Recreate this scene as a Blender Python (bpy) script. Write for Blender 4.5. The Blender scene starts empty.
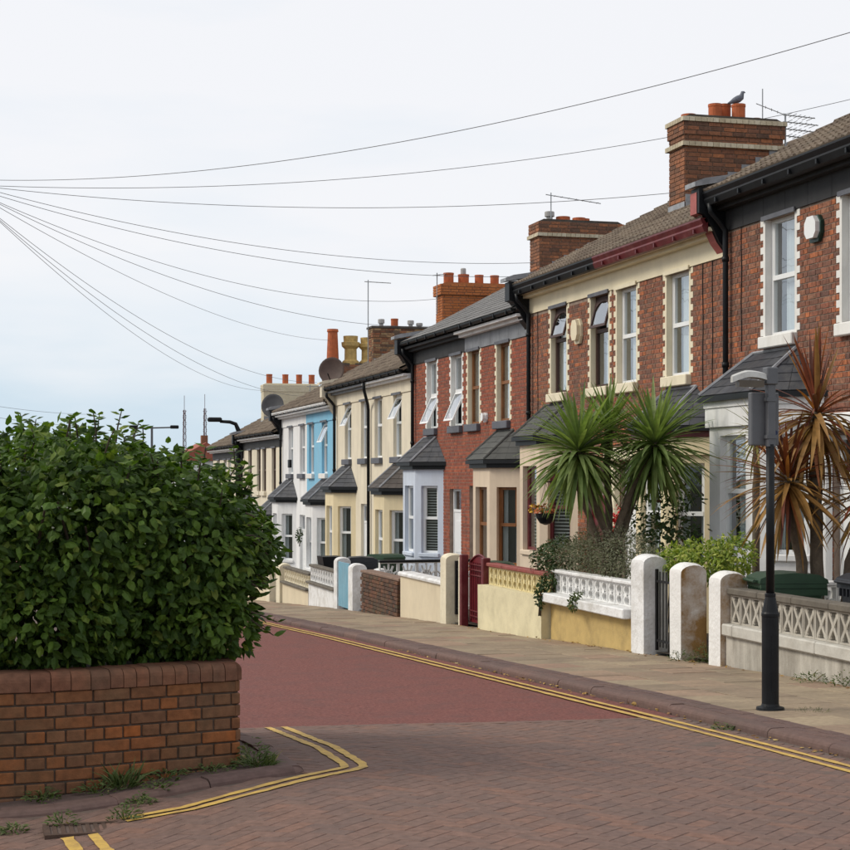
import bpy, math, random
from mathutils import Vector, Matrix, noise
R = math.radians
random.seed(11)

# ------------------------------------------------------------------ camera, sky, sun, exposure
# World axes: X across the street (houses on +X), Y along the street away from the camera, Z up.
scene = bpy.context.scene
COL = scene.collection
EYE = 1.65
cam_data = bpy.data.cameras.new('camera'); cam = bpy.data.objects.new('camera', cam_data)
COL.objects.link(cam); scene.camera = cam
cam_data.sensor_width = 36.0; cam_data.lens = 70.09
cam_data.shift_y = 53 / 850
cam_data.clip_end = 6000; cam_data.clip_start = 0.1
cam.location = (0, 0, EYE)
cam.rotation_euler = (R(90), 0, -math.atan2(450, 1655))

SUN_DIR = Vector((-0.74, 0.22, 0.64)).normalized()        # towards the sun
world = bpy.data.worlds.new('World'); scene.world = world; world.use_nodes = True
wn = world.node_tree; wn.nodes.clear(); wl = wn.links.new
w_out = wn.nodes.new('ShaderNodeOutputWorld'); w_bg = wn.nodes.new('ShaderNodeBackground')
w_bg.inputs['Strength'].default_value = 0.1
w_sky = wn.nodes.new('ShaderNodeTexSky'); w_sky.sky_type = 'NISHITA'; w_sky.sun_disc = False
w_sky.sun_elevation = math.asin(SUN_DIR.z); w_sky.sun_rotation = math.atan2(SUN_DIR.x, SUN_DIR.y)
w_sky.air_density = 1.0; w_sky.dust_density = 2.0
w_tc = wn.nodes.new('ShaderNodeTexCoord')
w_map = wn.nodes.new('ShaderNodeMapping'); w_map.inputs['Scale'].default_value = (1.0, 1.0, 4.5)
w_map.inputs['Location'].default_value = (0.35, 0.1, 0.72)
w_no = wn.nodes.new('ShaderNodeTexNoise'); w_no.inputs['Scale'].default_value = 2.3
w_no.inputs['Detail'].default_value = 6; w_no.inputs['Roughness'].default_value = 0.52
w_sep = wn.nodes.new('ShaderNodeSeparateXYZ')
w_el = wn.nodes.new('ShaderNodeMapRange'); w_el.inputs['From Min'].default_value = 0.02; w_el.inputs['From Max'].default_value = 0.24
w_el.inputs['To Min'].default_value = -0.30; w_el.inputs['To Max'].default_value = 0.42
w_ad = wn.nodes.new('ShaderNodeMath'); w_ad.operation = 'ADD'
w_rp = wn.nodes.new('ShaderNodeValToRGB')
w_rp.color_ramp.elements[0].position = 0.24; w_rp.color_ramp.elements[0].color = (4.75, 5.7, 6.5, 1)
w_rp.color_ramp.elements[1].position = 0.86; w_rp.color_ramp.elements[1].color = (6.85, 6.88, 7.08, 1)
e_ = w_rp.color_ramp.elements.new(0.52); e_.color = (6.05, 6.45, 6.9, 1)
w_mix = wn.nodes.new('ShaderNodeMixRGB'); w_mix.inputs['Fac'].default_value = 0.93
wl(w_tc.outputs['Generated'], w_map.inputs['Vector']); wl(w_map.outputs['Vector'], w_no.inputs['Vector'])
wl(w_tc.outputs['Generated'], w_sep.inputs['Vector']); wl(w_sep.outputs['Z'], w_el.inputs['Value'])
w_nm = wn.nodes.new('ShaderNodeMapRange'); w_nm.inputs['From Min'].default_value = 0.3; w_nm.inputs['From Max'].default_value = 0.7; w_nm.inputs['To Min'].default_value = 0.12; w_nm.inputs['To Max'].default_value = 0.88
wl(w_no.outputs['Fac'], w_nm.inputs['Value']); wl(w_nm.outputs['Result'], w_ad.inputs[0]); wl(w_el.outputs['Result'], w_ad.inputs[1]); wl(w_ad.outputs[0], w_rp.inputs['Fac'])
wl(w_sky.outputs['Color'], w_mix.inputs['Color1']); wl(w_rp.outputs['Color'], w_mix.inputs['Color2'])
wl(w_mix.outputs['Color'], w_bg.inputs['Color']); wl(w_bg.outputs['Background'], w_out.inputs['Surface'])

sun_data = bpy.data.lights.new('sun', 'SUN'); sun = bpy.data.objects.new('sun', sun_data); COL.objects.link(sun)
sun_data.energy = 1.5; sun_data.angle = R(20); sun_data.color = (1.0, 0.93, 0.80)
sun.rotation_euler = SUN_DIR.to_track_quat('Z', 'Y').to_euler(); sun.location = (-20, 5, 30)
scene.view_settings.view_transform = 'Standard'; scene.view_settings.look = 'None'
scene.view_settings.gamma = 1.0; scene.view_settings.use_curve_mapping = False
scene.view_settings.exposure = 0.47
scene.cycles.use_denoising = True
scene.cycles.max_bounces = 8; scene.cycles.transparent_max_bounces = 16

# ------------------------------------------------------------------ mesh and object helpers
WLOC = {}
class MB:
    """collects faces; T maps local points to world points"""
    def __init__(s, T=None): s.v = []; s.f = []; s.T = T
    def p(s, q):
        q = Vector(q)
        s.v.append(s.T(q) if s.T else q); return len(s.v) - 1
    def poly(s, pts): s.f.append([s.p(q) for q in pts])
    def box(s, x0, x1, y0, y1, z0, z1, skip=''):
        i = [s.p(q) for q in ((x0,y0,z0),(x1,y0,z0),(x1,y1,z0),(x0,y1,z0),(x0,y0,z1),(x1,y0,z1),(x1,y1,z1),(x0,y1,z1))]
        for k, fc in (('b',(3,2,1,0)),('t',(4,5,6,7)),('n',(0,1,5,4)),('e',(1,2,6,5)),('s',(2,3,7,6)),('w',(3,0,4,7))):
            if k not in skip: s.f.append([i[j] for j in fc])
    def cbox(s, x0, x1, y0, y1, z0, z1, c=0.01):
        """box with chamfered edges"""
        X = (x0, x1); Y = (y0, y1); Z = (z0, z1); idx = {}
        for a in (0, 1):
            for b in (0, 1):
                for d in (0, 1):
                    sx = c if a == 0 else -c; sy = c if b == 0 else -c; sz = c if d == 0 else -c
                    idx[a,b,d,0] = s.p((X[a], Y[b]+sy, Z[d]+sz)); idx[a,b,d,1] = s.p((X[a]+sx, Y[b], Z[d]+sz)); idx[a,b,d,2] = s.p((X[a]+sx, Y[b]+sy, Z[d]))
        for a in (0, 1):
            s.f.append([idx[a,0,0,0], idx[a,1,0,0], idx[a,1,1,0], idx[a,0,1,0]])
            s.f.append([idx[0,a,0,1], idx[1,a,0,1], idx[1,a,1,1], idx[0,a,1,1]])
            s.f.append([idx[0,0,a,2], idx[1,0,a,2], idx[1,1,a,2], idx[0,1,a,2]])
            for b in (0, 1):
                s.f.append([idx[a,b,0,0], idx[a,b,1,0], idx[a,b,1,1], idx[a,b,0,1]])
                s.f.append([idx[a,0,b,0], idx[a,1,b,0], idx[a,1,b,2], idx[a,0,b,2]])
                s.f.append([idx[0,a,b,1], idx[1,a,b,1], idx[1,a,b,2], idx[0,a,b,2]])
                for d in (0, 1): s.f.append([idx[a,b,d,0], idx[a,b,d,1], idx[a,b,d,2]])
    def prism(s, pts, h0, h1, axis='y', caps=True):
        """extrude 2-d outline; axis y: pts are (x,z); axis z: pts are (x,y); axis x: pts are (y,z)"""
        def P(a, b, h): return (a, h, b) if axis == 'y' else ((a, b, h) if axis == 'z' else (h, a, b))
        n = len(pts); lo = [s.p(P(a, b, h0)) for a, b in pts]; hi = [s.p(P(a, b, h1)) for a, b in pts]
        for k in range(n): s.f.append([lo[k], lo[(k+1) % n], hi[(k+1) % n], hi[k]])
        if caps: s.f.append(lo[::-1]); s.f.append(hi)
    def tube(s, pts, r, n=8, caps=True):
        pts = [Vector(q) for q in pts]; rs = r if isinstance(r, (list, tuple)) else [r] * len(pts)
        rings = []; ref = None
        for k, q in enumerate(pts):
            d = (pts[min(k+1, len(pts)-1)] - pts[max(k-1, 0)])
            d = d.normalized() if d.length > 1e-9 else Vector((0,0,1))
            if ref is None: ref = Vector((0,0,1)) if abs(d.z) < 0.9 else Vector((1,0,0))
            a = d.cross(ref).normalized(); b = a.cross(d).normalized(); ref = b
            rings.append([s.p(q + (a*math.cos(t) + b*math.sin(t)) * rs[k]) for t in (2*math.pi*j/n for j in range(n))])
        for A, B in zip(rings, rings[1:]):
            for j in range(n): s.f.append([A[j], A[(j+1) % n], B[(j+1) % n], B[j]])
        if caps: s.f.append(rings[0][::-1]); s.f.append(rings[-1])
    def lathe(s, prof, n=16, o=(0,0,0), cap=True):
        o = Vector(o); rings = [[s.p(o + Vector((r*math.cos(2*math.pi*j/n), r*math.sin(2*math.pi*j/n), z))) for j in range(n)] for r, z in prof]
        for A, B in zip(rings, rings[1:]):
            for j in range(n): s.f.append([A[j], A[(j+1) % n], B[(j+1) % n], B[j]])
        if cap: s.f.append(rings[0][::-1]); s.f.append(rings[-1])
    def mesh(s, name, smooth=False, off=None):
        me = bpy.data.meshes.new(name)
        o = off or Vector((0,0,0))
        me.from_pydata([tuple(q - o) for q in s.v], [], s.f)
        if smooth: me.polygons.foreach_set('use_smooth', [True] * len(me.polygons))
        me.update(); return me

def thing(name, label, cat, loc=(0,0,0), group=None):
    o = bpy.data.objects.new(name, None); COL.objects.link(o); o.location = loc; o.empty_display_size = 0.2
    o['label'] = label; o['category'] = cat
    if group: o['group'] = group
    WLOC[o.name] = Vector(loc); return o
def part(name, mb, mat, parent, smooth=False, label=None, stuff=False):
    """mesh given in world coordinates, child of parent"""
    w = WLOC[parent.name]
    me = mb.mesh(name, smooth, w); me.materials.append(mat)
    o = bpy.data.objects.new(name, me); COL.objects.link(o); o.parent = parent
    WLOC[o.name] = w.copy()
    if label: o['label'] = label
    if stuff: o['kind'] = 'stuff'
    return o
def solo(name, mb, mat, loc=None, label=None, cat=None, group=None, kind=None, smooth=False):
    """top-level thing made of one mesh, or a piece of the setting"""
    loc = Vector(loc) if loc else Vector((0,0,0))
    me = mb.mesh(name, smooth, loc); me.materials.append(mat)
    o = bpy.data.objects.new(name, me); COL.objects.link(o); o.location = loc; WLOC[o.name] = loc.copy()
    if label: o['label'] = label
    if cat: o['category'] = cat
    if group: o['group'] = group
    if kind: o['kind'] = kind
    return o
def inst(name, me, parent, M):
    """piece with shared mesh data at world matrix M"""
    o = bpy.data.objects.new(name, me); COL.objects.link(o); o.parent = parent
    o.matrix_local = Matrix.Translation(-WLOC[parent.name]) @ M
    WLOC[o.name] = M.to_translation(); return o
def frame_T(o, t, n):
    """local (s, d, z): s along t, d inward (against n), z up"""
    o = Vector(o); t = Vector(t).normalized(); n = Vector(n).normalized()
    return lambda q: o + t*q.x - n*q.y + Vector((0,0,q.z))

# ------------------------------------------------------------------ ground level along the street
GT = [(-40,-0.9),(-15,0.9),(0,1.60),(5,1.71),(9,1.83),(13,1.97),(20,2.26),(25.5,2.49),(36,2.98),(46.7,3.56),(60,4.3),(75,5.1),(100,6.0),(140,6.5),(200,6.6),(3000,6.6)]
GT[0] = (-40, 1.2); GT[1] = (-15, 1.40)
def road_z(y, x=9.0):
    """road level; the junction has a low crown near the planter corner"""
    bump = 0.145 * math.exp(-((x - 1.9) / (1.3 if x < 1.9 else 2.2))**2) * max(0.0, min(1.0, (13.5 - y) / 3.0))
    for (a, ra), (b, rb) in zip(GT, GT[1:]):
        if y <= b:
            t = max(0.0, (y - a) / (b - a)); return EYE - (ra + (rb - ra) * t) + bump
    return EYE - 6.6
KERB = 0.072
def pave_z(y): return road_z(y) + KERB
def road_slope(y): return math.atan2(road_z(y + 0.5) - road_z(y - 0.5), 1.0)

# ------------------------------------------------------------------ materials
MATS = {}
def new_mat(name):
    m = bpy.data.materials.new(name); m.use_nodes = True; nt = m.node_tree
    b = nt.nodes['Principled BSDF']; return m, nt, b, nt.links.new
def rgb(c): return (c[0], c[1], c[2], 1)
def paint(name, col, rough=0.6, var=0.12, scale=3.0, bump=0.15, bscale=60, dirt=None, dirt_amt=0.35, dirt_scale=1.6, metal=0.0, streak=False, island=0.0, objrand=0.0, spec=0.4, bdist=0.004, dirt_lo=0.48, dirt_face=False):
    """painted or plain surface with mottled colour, fine relief and optional dirt patches"""
    if name in MATS: return MATS[name]
    m, nt, b, L = new_mat(name); N = nt.nodes.new
    tc = N('ShaderNodeTexCoord'); geo = N('ShaderNodeNewGeometry')
    n1 = N('ShaderNodeTexNoise'); n1.inputs['Scale'].default_value = scale; n1.inputs['Detail'].default_value = 7; n1.inputs['Roughness'].default_value = 0.65
    L(geo.outputs['Position'], n1.inputs['Vector'])
    mr = N('ShaderNodeMapRange'); mr.inputs['From Min'].default_value = 0.3; mr.inputs['From Max'].default_value = 0.7
    mr.inputs['To Min'].default_value = 1 - var; mr.inputs['To Max'].default_value = 1 + var
    L(n1.outputs['Fac'], mr.inputs['Value']); val = mr.outputs['Result']
    if island or objrand:
        src = geo.outputs['Random Per Island'] if island else None
        if objrand:
            oi = N('ShaderNodeObjectInfo'); src = oi.outputs['Random']
        r2 = N('ShaderNodeMapRange'); k = island or objrand
        r2.inputs['To Min'].default_value = 1 - k; r2.inputs['To Max'].default_value = 1 + k
        L(src, r2.inputs['Value']); mu = N('ShaderNodeMath'); mu.operation = 'MULTIPLY'
        L(val, mu.inputs[0]); L(r2.outputs['Result'], mu.inputs[1]); val = mu.outputs[0]
    vm = N('ShaderNodeVectorMath'); vm.operation = 'SCALE'; vm.inputs[0].default_value = col[:3]; L(val, vm.inputs['Scale'])
    out = vm.outputs['Vector']
    if dirt:
        n2 = N('ShaderNodeTexNoise'); n2.inputs['Scale'].default_value = dirt_scale; n2.inputs['Detail'].default_value = 9; n2.inputs['Roughness'].default_value = 0.7
        mp = N('ShaderNodeMapping'); mp.inputs['Scale'].default_value = (1, 1, 0.18) if streak else (1, 1, 1); mp.inputs['Location'].default_value = (3.1, 7.7, 1.3)
        L(geo.outputs['Position'], mp.inputs['Vector']); L(mp.outputs['Vector'], n2.inputs['Vector'])
        d = N('ShaderNodeMapRange'); d.inputs['From Min'].default_value = dirt_lo; d.inputs['From Max'].default_value = dirt_lo + 0.3; d.inputs['To Max'].default_value = dirt_amt
        L(n2.outputs['Fac'], d.inputs['Value'])
        fac = d.outputs['Result']
        if dirt_face:                       # lichen grows on the faces turned down the street only
            sx = N('ShaderNodeSeparateXYZ'); L(geo.outputs['True Normal'], sx.inputs['Vector']); ab = N('ShaderNodeMath'); ab.operation = 'ABSOLUTE'; L(sx.outputs['Y'], ab.inputs[0])
            gt = N('ShaderNodeMath'); gt.operation = 'GREATER_THAN'; gt.inputs[1].default_value = 0.6; L(ab.outputs[0], gt.inputs[0])
            mm = N('ShaderNodeMath'); mm.operation = 'MULTIPLY'; L(fac, mm.inputs[0]); L(gt.outputs[0], mm.inputs[1]); fac = mm.outputs[0]
        mx = N('ShaderNodeMixRGB'); mx.inputs['Color2'].default_value = rgb(dirt); L(fac, mx.inputs['Fac']); L(out, mx.inputs['Color1']); out = mx.outputs['Color']
    L(out, b.inputs['Base Color'])
    b.inputs['Roughness'].default_value = rough; b.inputs['Metallic'].default_value = metal; b.inputs['Specular IOR Level'].default_value = spec
    if bump:
        n3 = N('ShaderNodeTexNoise'); n3.inputs['Scale'].default_value = bscale; n3.inputs['Detail'].default_value = 5
        L(geo.outputs['Position'], n3.inputs['Vector'])
        bp = N('ShaderNodeBump'); bp.inputs['Strength'].default_value = bump; bp.inputs['Distance'].default_value = bdist
        L(n3.outputs['Fac'], bp.inputs['Height']); L(bp.outputs['Normal'], b.inputs['Normal'])
    MATS[name] = m; return m
def brick_mat(name, cols, objrand=False, rough=0.85, mott=0.3, bump=0.5, grime=None, grime_amt=0.45, grime_scale=0.9):
    """each brick takes one of several fired-clay colours"""
    m, nt, b, L = new_mat(name); N = nt.nodes.new
    geo = N('ShaderNodeNewGeometry')
    if objrand: src = N('ShaderNodeObjectInfo').outputs['Random']
    else: src = geo.outputs['Random Per Island']
    rp = N('ShaderNodeValToRGB'); rp.color_ramp.interpolation = 'LINEAR'
    els = rp.color_ramp.elements
    while len(els) < len(cols): els.new(0.5)
    for k, c in enumerate(cols): els[k].position = k / (len(cols) - 1); els[k].color = rgb(c)
    L(src, rp.inputs['Fac'])
    n1 = N('ShaderNodeTexNoise'); n1.inputs['Scale'].default_value = 22; n1.inputs['Detail'].default_value = 6; L(geo.outputs['Position'], n1.inputs['Vector'])
    mr = N('ShaderNodeMapRange'); mr.inputs['From Min'].default_value = 0.3; mr.inputs['From Max'].default_value = 0.7; mr.inputs['To Min'].default_value = 1 - mott; mr.inputs['To Max'].default_value = 1 + mott
    L(n1.outputs['Fac'], mr.inputs['Value'])
    vm = N('ShaderNodeVectorMath'); vm.operation = 'SCALE'; L(rp.outputs['Color'], vm.inputs[0]); L(mr.outputs['Result'], vm.inputs['Scale']); out = vm.outputs['Vector']
    if grime:
        n2 = N('ShaderNodeTexNoise'); n2.inputs['Scale'].default_value = grime_scale; n2.inputs['Detail'].default_value = 8; n2.inputs['Roughness'].default_value = 0.65; L(geo.outputs['Position'], n2.inputs['Vector'])
        d = N('ShaderNodeMapRange'); d.inputs['From Min'].default_value = 0.45; d.inputs['From Max'].default_value = 0.75; d.inputs['To Max'].default_value = grime_amt; L(n2.outputs['Fac'], d.inputs['Value'])
        mx = N('ShaderNodeMixRGB'); mx.inputs['Color2'].default_value = rgb(grime); L(d.outputs['Result'], mx.inputs['Fac']); L(out, mx.inputs['Color1']); out = mx.outputs['Color']
    L(out, b.inputs['Base Color']); b.inputs['Roughness'].default_value = rough; b.inputs['Specular IOR Level'].default_value = 0.25
    n3 = N('ShaderNodeTexNoise'); n3.inputs['Scale'].default_value = 90; n3.inputs['Detail'].default_value = 4; L(geo.outputs['Position'], n3.inputs['Vector'])
    bp = N('ShaderNodeBump'); bp.inputs['Strength'].default_value = bump; bp.inputs['Distance'].default_value = 0.004
    L(n3.outputs['Fac'], bp.inputs['Height']); L(bp.outputs['Normal'], b.inputs['Normal'])
    MATS[name] = m; return m
def leaf_mat(name, c0, c1, rough=0.42, trans=0.25, objrand=False, c2=None, spec=0.3):
    m, nt, b, L = new_mat(name); N = nt.nodes.new
    geo = N('ShaderNodeNewGeometry')
    src = N('ShaderNodeObjectInfo').outputs['Random'] if objrand else geo.outputs['Random Per Island']
    rp = N('ShaderNodeValToRGB'); rp.color_ramp.elements[0].color = rgb(c0); rp.color_ramp.elements[1].color = rgb(c1)
    if c2:
        e = rp.color_ramp.elements.new(0.85); e.color = rgb(c1); rp.color_ramp.elements[2].color = rgb(c2)
    L(src, rp.inputs['Fac'])
    n1 = N('ShaderNodeTexNoise'); n1.inputs['Scale'].default_value = 9; n1.inputs['Detail'].default_value = 4; L(geo.outputs['Position'], n1.inputs['Vector'])
    mr = N('ShaderNodeMapRange'); mr.inputs['From Min'].default_value = 0.3; mr.inputs['From Max'].default_value = 0.7; mr.inputs['To Min'].default_value = 0.75; mr.inputs['To Max'].default_value = 1.25; L(n1.outputs['Fac'], mr.inputs['Value'])
    vm = N('ShaderNodeVectorMath'); vm.operation = 'SCALE'; L(rp.outputs['Color'], vm.inputs[0]); L(mr.outputs['Result'], vm.inputs['Scale'])
    L(vm.outputs['Vector'], b.inputs['Base Color']); b.inputs['Roughness'].default_value = rough; b.inputs['Specular IOR Level'].default_value = spec
    tr = N('ShaderNodeBsdfTranslucent'); sc2 = N('ShaderNodeVectorMath'); sc2.operation = 'MULTIPLY'; sc2.inputs[1].default_value = (1.3, 1.5, 0.6); L(vm.outputs['Vector'], sc2.inputs[0]); L(sc2.outputs['Vector'], tr.inputs['Color'])
    ms = N('ShaderNodeMixShader'); ms.inputs['Fac'].default_value = trans; L(b.outputs['BSDF'], ms.inputs[1]); L(tr.outputs['BSDF'], ms.inputs[2])
    L(ms.outputs['Shader'], nt.nodes['Material Output'].inputs['Surface']); MATS[name] = m; return m
def glass_mat():
    m, nt, b, L = new_mat('window_glass'); N = nt.nodes.new
    t = N('ShaderNodeBsdfTransparent'); t.inputs['Color'].default_value = (0.80, 0.85, 0.84, 1)
    g = N('ShaderNodeBsdfGlossy'); g.inputs['Roughness'].default_value = 0.02; g.inputs['Color'].default_value = (0.95, 0.97, 1, 1)
    lw = N('ShaderNodeLayerWeight'); lw.inputs['Blend'].default_value = 0.5
    pw = N('ShaderNodeMath'); pw.operation = 'POWER'; pw.inputs[1].default_value = 2.0; L(lw.outputs['Facing'], pw.inputs[0])
    f = N('ShaderNodeMapRange'); f.inputs['To Min'].default_value = 0.07; f.inputs['To Max'].default_value = 0.95; L(pw.outputs[0], f.inputs['Value'])
    n = N('ShaderNodeTexNoise'); n.inputs['Scale'].default_value = 2.2; bp = N('ShaderNodeBump'); bp.inputs['Strength'].default_value = 0.05; bp.inputs['Distance'].default_value = 0.05
    L(N('ShaderNodeNewGeometry').outputs['Position'], n.inputs['Vector']); L(n.outputs['Fac'], bp.inputs['Height']); L(bp.outputs['Normal'], g.inputs['Normal'])
    ms = N('ShaderNodeMixShader'); L(f.outputs['Result'], ms.inputs['Fac']); L(t.outputs['BSDF'], ms.inputs[1]); L(g.outputs['BSDF'], ms.inputs[2])
    L(ms.outputs['Shader'], nt.nodes['Material Output'].inputs['Surface']); return m
GLASS = glass_mat()
WHITE = paint('white_frame_plastic', (0.78,0.79,0.79), 0.35, 0.04, bump=0)
WOODBROWN = paint('brown_stained_frame', (0.20,0.075,0.02), 0.5, 0.2, 8, 0.1)
DARKBROWN = paint('dark_brown_frame', (0.055,0.024,0.018), 0.5, 0.2, 8, 0.1)
DARKRED = paint('dark_red_paint', (0.115,0.014,0.018), 0.42, 0.2, 5, 0.1, dirt=(0.30,0.13,0.12), dirt_amt=0.4, dirt_scale=5)
BLACKP = paint('black_gloss_paint', (0.009,0.010,0.012), 0.45, 0.3, 6, 0.05, spec=0.22)
BLACKT = paint('black_timber_boards', (0.022,0.022,0.024), 0.7, 0.25, 4, 0.2, dirt=(0.09,0.09,0.09), dirt_amt=0.3, streak=True)
GREYP = paint('grey_panel', (0.20,0.21,0.23), 0.6, 0.2, 4, 0.15, dirt=(0.1,0.1,0.11), dirt_amt=0.5, streak=True, dirt_scale=4)
CREAM = paint('cream_paint', (0.76,0.68,0.49), 0.6, 0.06, 2.5, 0.2, dirt=(0.42,0.36,0.25), dirt_amt=0.3, streak=True)
CREAM2 = paint('pale_cream_render', (0.72,0.65,0.51), 0.75, 0.06, 2.2, 0.4, dirt=(0.42,0.37,0.28), dirt_amt=0.5, streak=True, dirt_scale=2.4, dirt_lo=0.45)
YELLOW = paint('yellow_cream_render', (0.73,0.62,0.40), 0.75, 0.06, 2.2, 0.4, dirt=(0.45,0.38,0.25), dirt_amt=0.5, streak=True, dirt_scale=2.4, dirt_lo=0.45)
BUFF = paint('buff_pink_render', (0.66,0.54,0.41), 0.75, 0.07, 2.2, 0.4, dirt=(0.4,0.33,0.25), dirt_amt=0.5, streak=True, dirt_scale=2.4, dirt_lo=0.45)
WHITER = paint('white_render', (0.78,0.78,0.78), 0.72, 0.05, 2.2, 0.4, dirt=(0.42,0.41,0.38), dirt_amt=0.5, streak=True, dirt_scale=2.4, dirt_lo=0.45)
BLUER = paint('sky_blue_render', (0.20,0.47,0.66), 0.72, 0.06, 2.2, 0.4, dirt=(0.30,0.45,0.55), dirt_amt=0.5, streak=True, dirt_scale=2.4, dirt_lo=0.45)
PALEBLUE = paint('pale_blue_render', (0.56,0.62,0.72), 0.72, 0.05, 2.2, 0.4, dirt=(0.4,0.42,0.46), dirt_amt=0.5, streak=True, dirt_scale=2.4, dirt_lo=0.45)
SILLGREY = paint('dark_grey_sill', (0.10,0.105,0.125), 0.6, 0.2, 5, 0.2, dirt=(0.25,0.25,0.26), dirt_amt=0.3)
STONEW = paint('white_painted_stone', (0.76,0.75,0.72), 0.68, 0.06, 4, 0.35, dirt=(0.38,0.35,0.28), dirt_amt=0.4, dirt_scale=3, streak=True)
STONEC = paint('cream_painted_stone', (0.74,0.67,0.50), 0.68, 0.07, 4, 0.35, dirt=(0.4,0.34,0.24), dirt_amt=0.35, dirt_scale=3, streak=True)
NET = paint('net_curtain', (0.68,0.70,0.73), 0.9, 0.08, 3, 0)
BLIND = paint('pale_blind', (0.5,0.5,0.49), 0.7, 0.05, 3, 0)
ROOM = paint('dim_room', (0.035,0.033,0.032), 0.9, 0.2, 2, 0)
LEAD = paint('grey_lead', (0.25,0.26,0.28), 0.5, 0.2, 6, 0.25, dirt=(0.55,0.56,0.58), dirt_amt=0.5, dirt_scale=6)
MORTAR = paint('brick_mortar', (0.25,0.185,0.145), 0.9, 0.25, 8, 0.4, dirt=(0.30,0.25,0.20), dirt_amt=0.5, dirt_scale=2)
MORTAR_D = paint('dark_mortar', (0.085,0.06,0.045), 0.95, 0.25, 8, 0.4)
SLATE = paint('blue_grey_slate', (0.036,0.038,0.046), 0.55, 0.25, 5, 0.3, dirt=(0.16,0.15,0.13), dirt_amt=0.4, dirt_scale=4, island=0.3)
SLATE_G = paint('pale_grey_slate', (0.135,0.13,0.125), 0.6, 0.25, 5, 0.3, dirt=(0.22,0.2,0.17), dirt_amt=0.4, dirt_scale=3, island=0.25)
FELT = paint('grey_green_felt', (0.08,0.082,0.078), 0.9, 0.15, 4, 0.3, dirt=(0.17,0.17,0.15), dirt_amt=0.4, island=0.08)
SLATE_B = paint('brown_slate', (0.055,0.044,0.038), 0.65, 0.25, 5, 0.3, dirt=(0.14,0.12,0.1), dirt_amt=0.4, dirt_scale=4, island=0.3)
POT_R = paint('orange_clay_pot', (0.42,0.105,0.035), 0.75, 0.2, 8, 0.3, dirt=(0.12,0.06,0.05), dirt_amt=0.4, dirt_scale=6)
POT_Y = paint('yellow_clay_pot', (0.50,0.34,0.12), 0.75, 0.2, 8, 0.3, dirt=(0.12,0.09,0.05), dirt_amt=0.6, dirt_scale=5)
POT_G = paint('grey_flue_cap', (0.38,0.37,0.36), 0.6, 0.2, 8, 0.2)
DARKCAP = paint('sooty_cap_mortar', (0.075,0.065,0.055), 0.95, 0.3, 6, 0.5)
ALU = paint('dull_aluminium', (0.33,0.34,0.35), 0.45, 0.2, 9, 0, metal=0.6)
WIREM = paint('grey_wire', (0.15,0.15,0.16), 0.6, 0.1, 3, 0)
BR_MIX = brick_mat('mixed_red_brick', [(0.30,0.105,0.055),(0.16,0.077,0.054),(0.255,0.094,0.058),(0.39,0.13,0.055),(0.20,0.084,0.058),(0.32,0.145,0.085),(0.135,0.072,0.056),(0.29,0.12,0.073)], grime=(0.13,0.08,0.06), grime_amt=0.75, grime_scale=2.6, mott=0.38)
BR_RED = brick_mat('red_brick', [(0.33,0.09,0.048),(0.21,0.068,0.046),(0.27,0.082,0.048),(0.36,0.105,0.056),(0.24,0.075,0.052)], grime=(0.13,0.075,0.058), grime_amt=0.6, grime_scale=2.2)
BR_CHIM = brick_mat('sooty_chimney_brick', [(0.34,0.135,0.065),(0.12,0.07,0.05),(0.27,0.115,0.06),(0.19,0.09,0.058),(0.38,0.15,0.07)], grime=(0.10,0.072,0.055), grime_amt=0.5)
BR_ORANGE = brick_mat('new_orange_brick', [(0.40,0.135,0.045),(0.46,0.165,0.06),(0.36,0.12,0.045),(0.42,0.15,0.05)], mott=0.15)
BR_YEL = brick_mat('weathered_buff_brick', [(0.33,0.20,0.10),(0.12,0.065,0.045),(0.27,0.105,0.055),(0.36,0.24,0.13),(0.10,0.07,0.055)], grime=(0.07,0.055,0.04), grime_amt=0.5)
BR_PALE = brick_mat('pale_band_brick', [(0.62,0.56,0.42),(0.52,0.45,0.32),(0.66,0.61,0.48),(0.45,0.38,0.26)], mott=0.15, grime=(0.2,0.16,0.11))
BR_CREAM = brick_mat('cream_painted_brick', [(0.66,0.60,0.45),(0.62,0.56,0.42),(0.69,0.63,0.49)], mott=0.08)
def tile_mat():
    m, nt, b, L = new_mat('brown_concrete_tile'); N = nt.nodes.new
    geo = N('ShaderNodeNewGeometry'); sp = N('ShaderNodeVectorMath'); sp.operation = 'SNAP'; sp.inputs[1].default_value = (0.295, 0.30, 50)
    L(geo.outputs['Position'], sp.inputs[0]); wn_ = N('ShaderNodeTexWhiteNoise'); L(sp.outputs['Vector'], wn_.inputs['Vector'])
    rp = N('ShaderNodeValToRGB'); rp.color_ramp.elements[0].color = (0.10,0.072,0.052,1); rp.color_ramp.elements[1].color = (0.19,0.145,0.105,1); L(wn_.outputs['Value'], rp.inputs['Fac'])
    n1 = N('ShaderNodeTexNoise'); n1.inputs['Scale'].default_value = 3; n1.inputs['Detail'].default_value = 9; n1.inputs['Roughness'].default_value = 0.7; L(geo.outputs['Position'], n1.inputs['Vector'])
    d = N('ShaderNodeMapRange'); d.inputs['From Min'].default_value = 0.48; d.inputs['From Max'].default_value = 0.75; d.inputs['To Max'].default_value = 0.7; L(n1.outputs['Fac'], d.inputs['Value'])
    mx = N('ShaderNodeMixRGB'); mx.inputs['Color2'].default_value = (0.23,0.20,0.15,1); L(d.outputs['Result'], mx.inputs['Fac']); L(rp.outputs['Color'], mx.inputs['Color1'])
    L(mx.outputs['Color'], b.inputs['Base Color']); b.inputs['Roughness'].default_value = 0.9
    return m
TILE = tile_mat()
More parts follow.
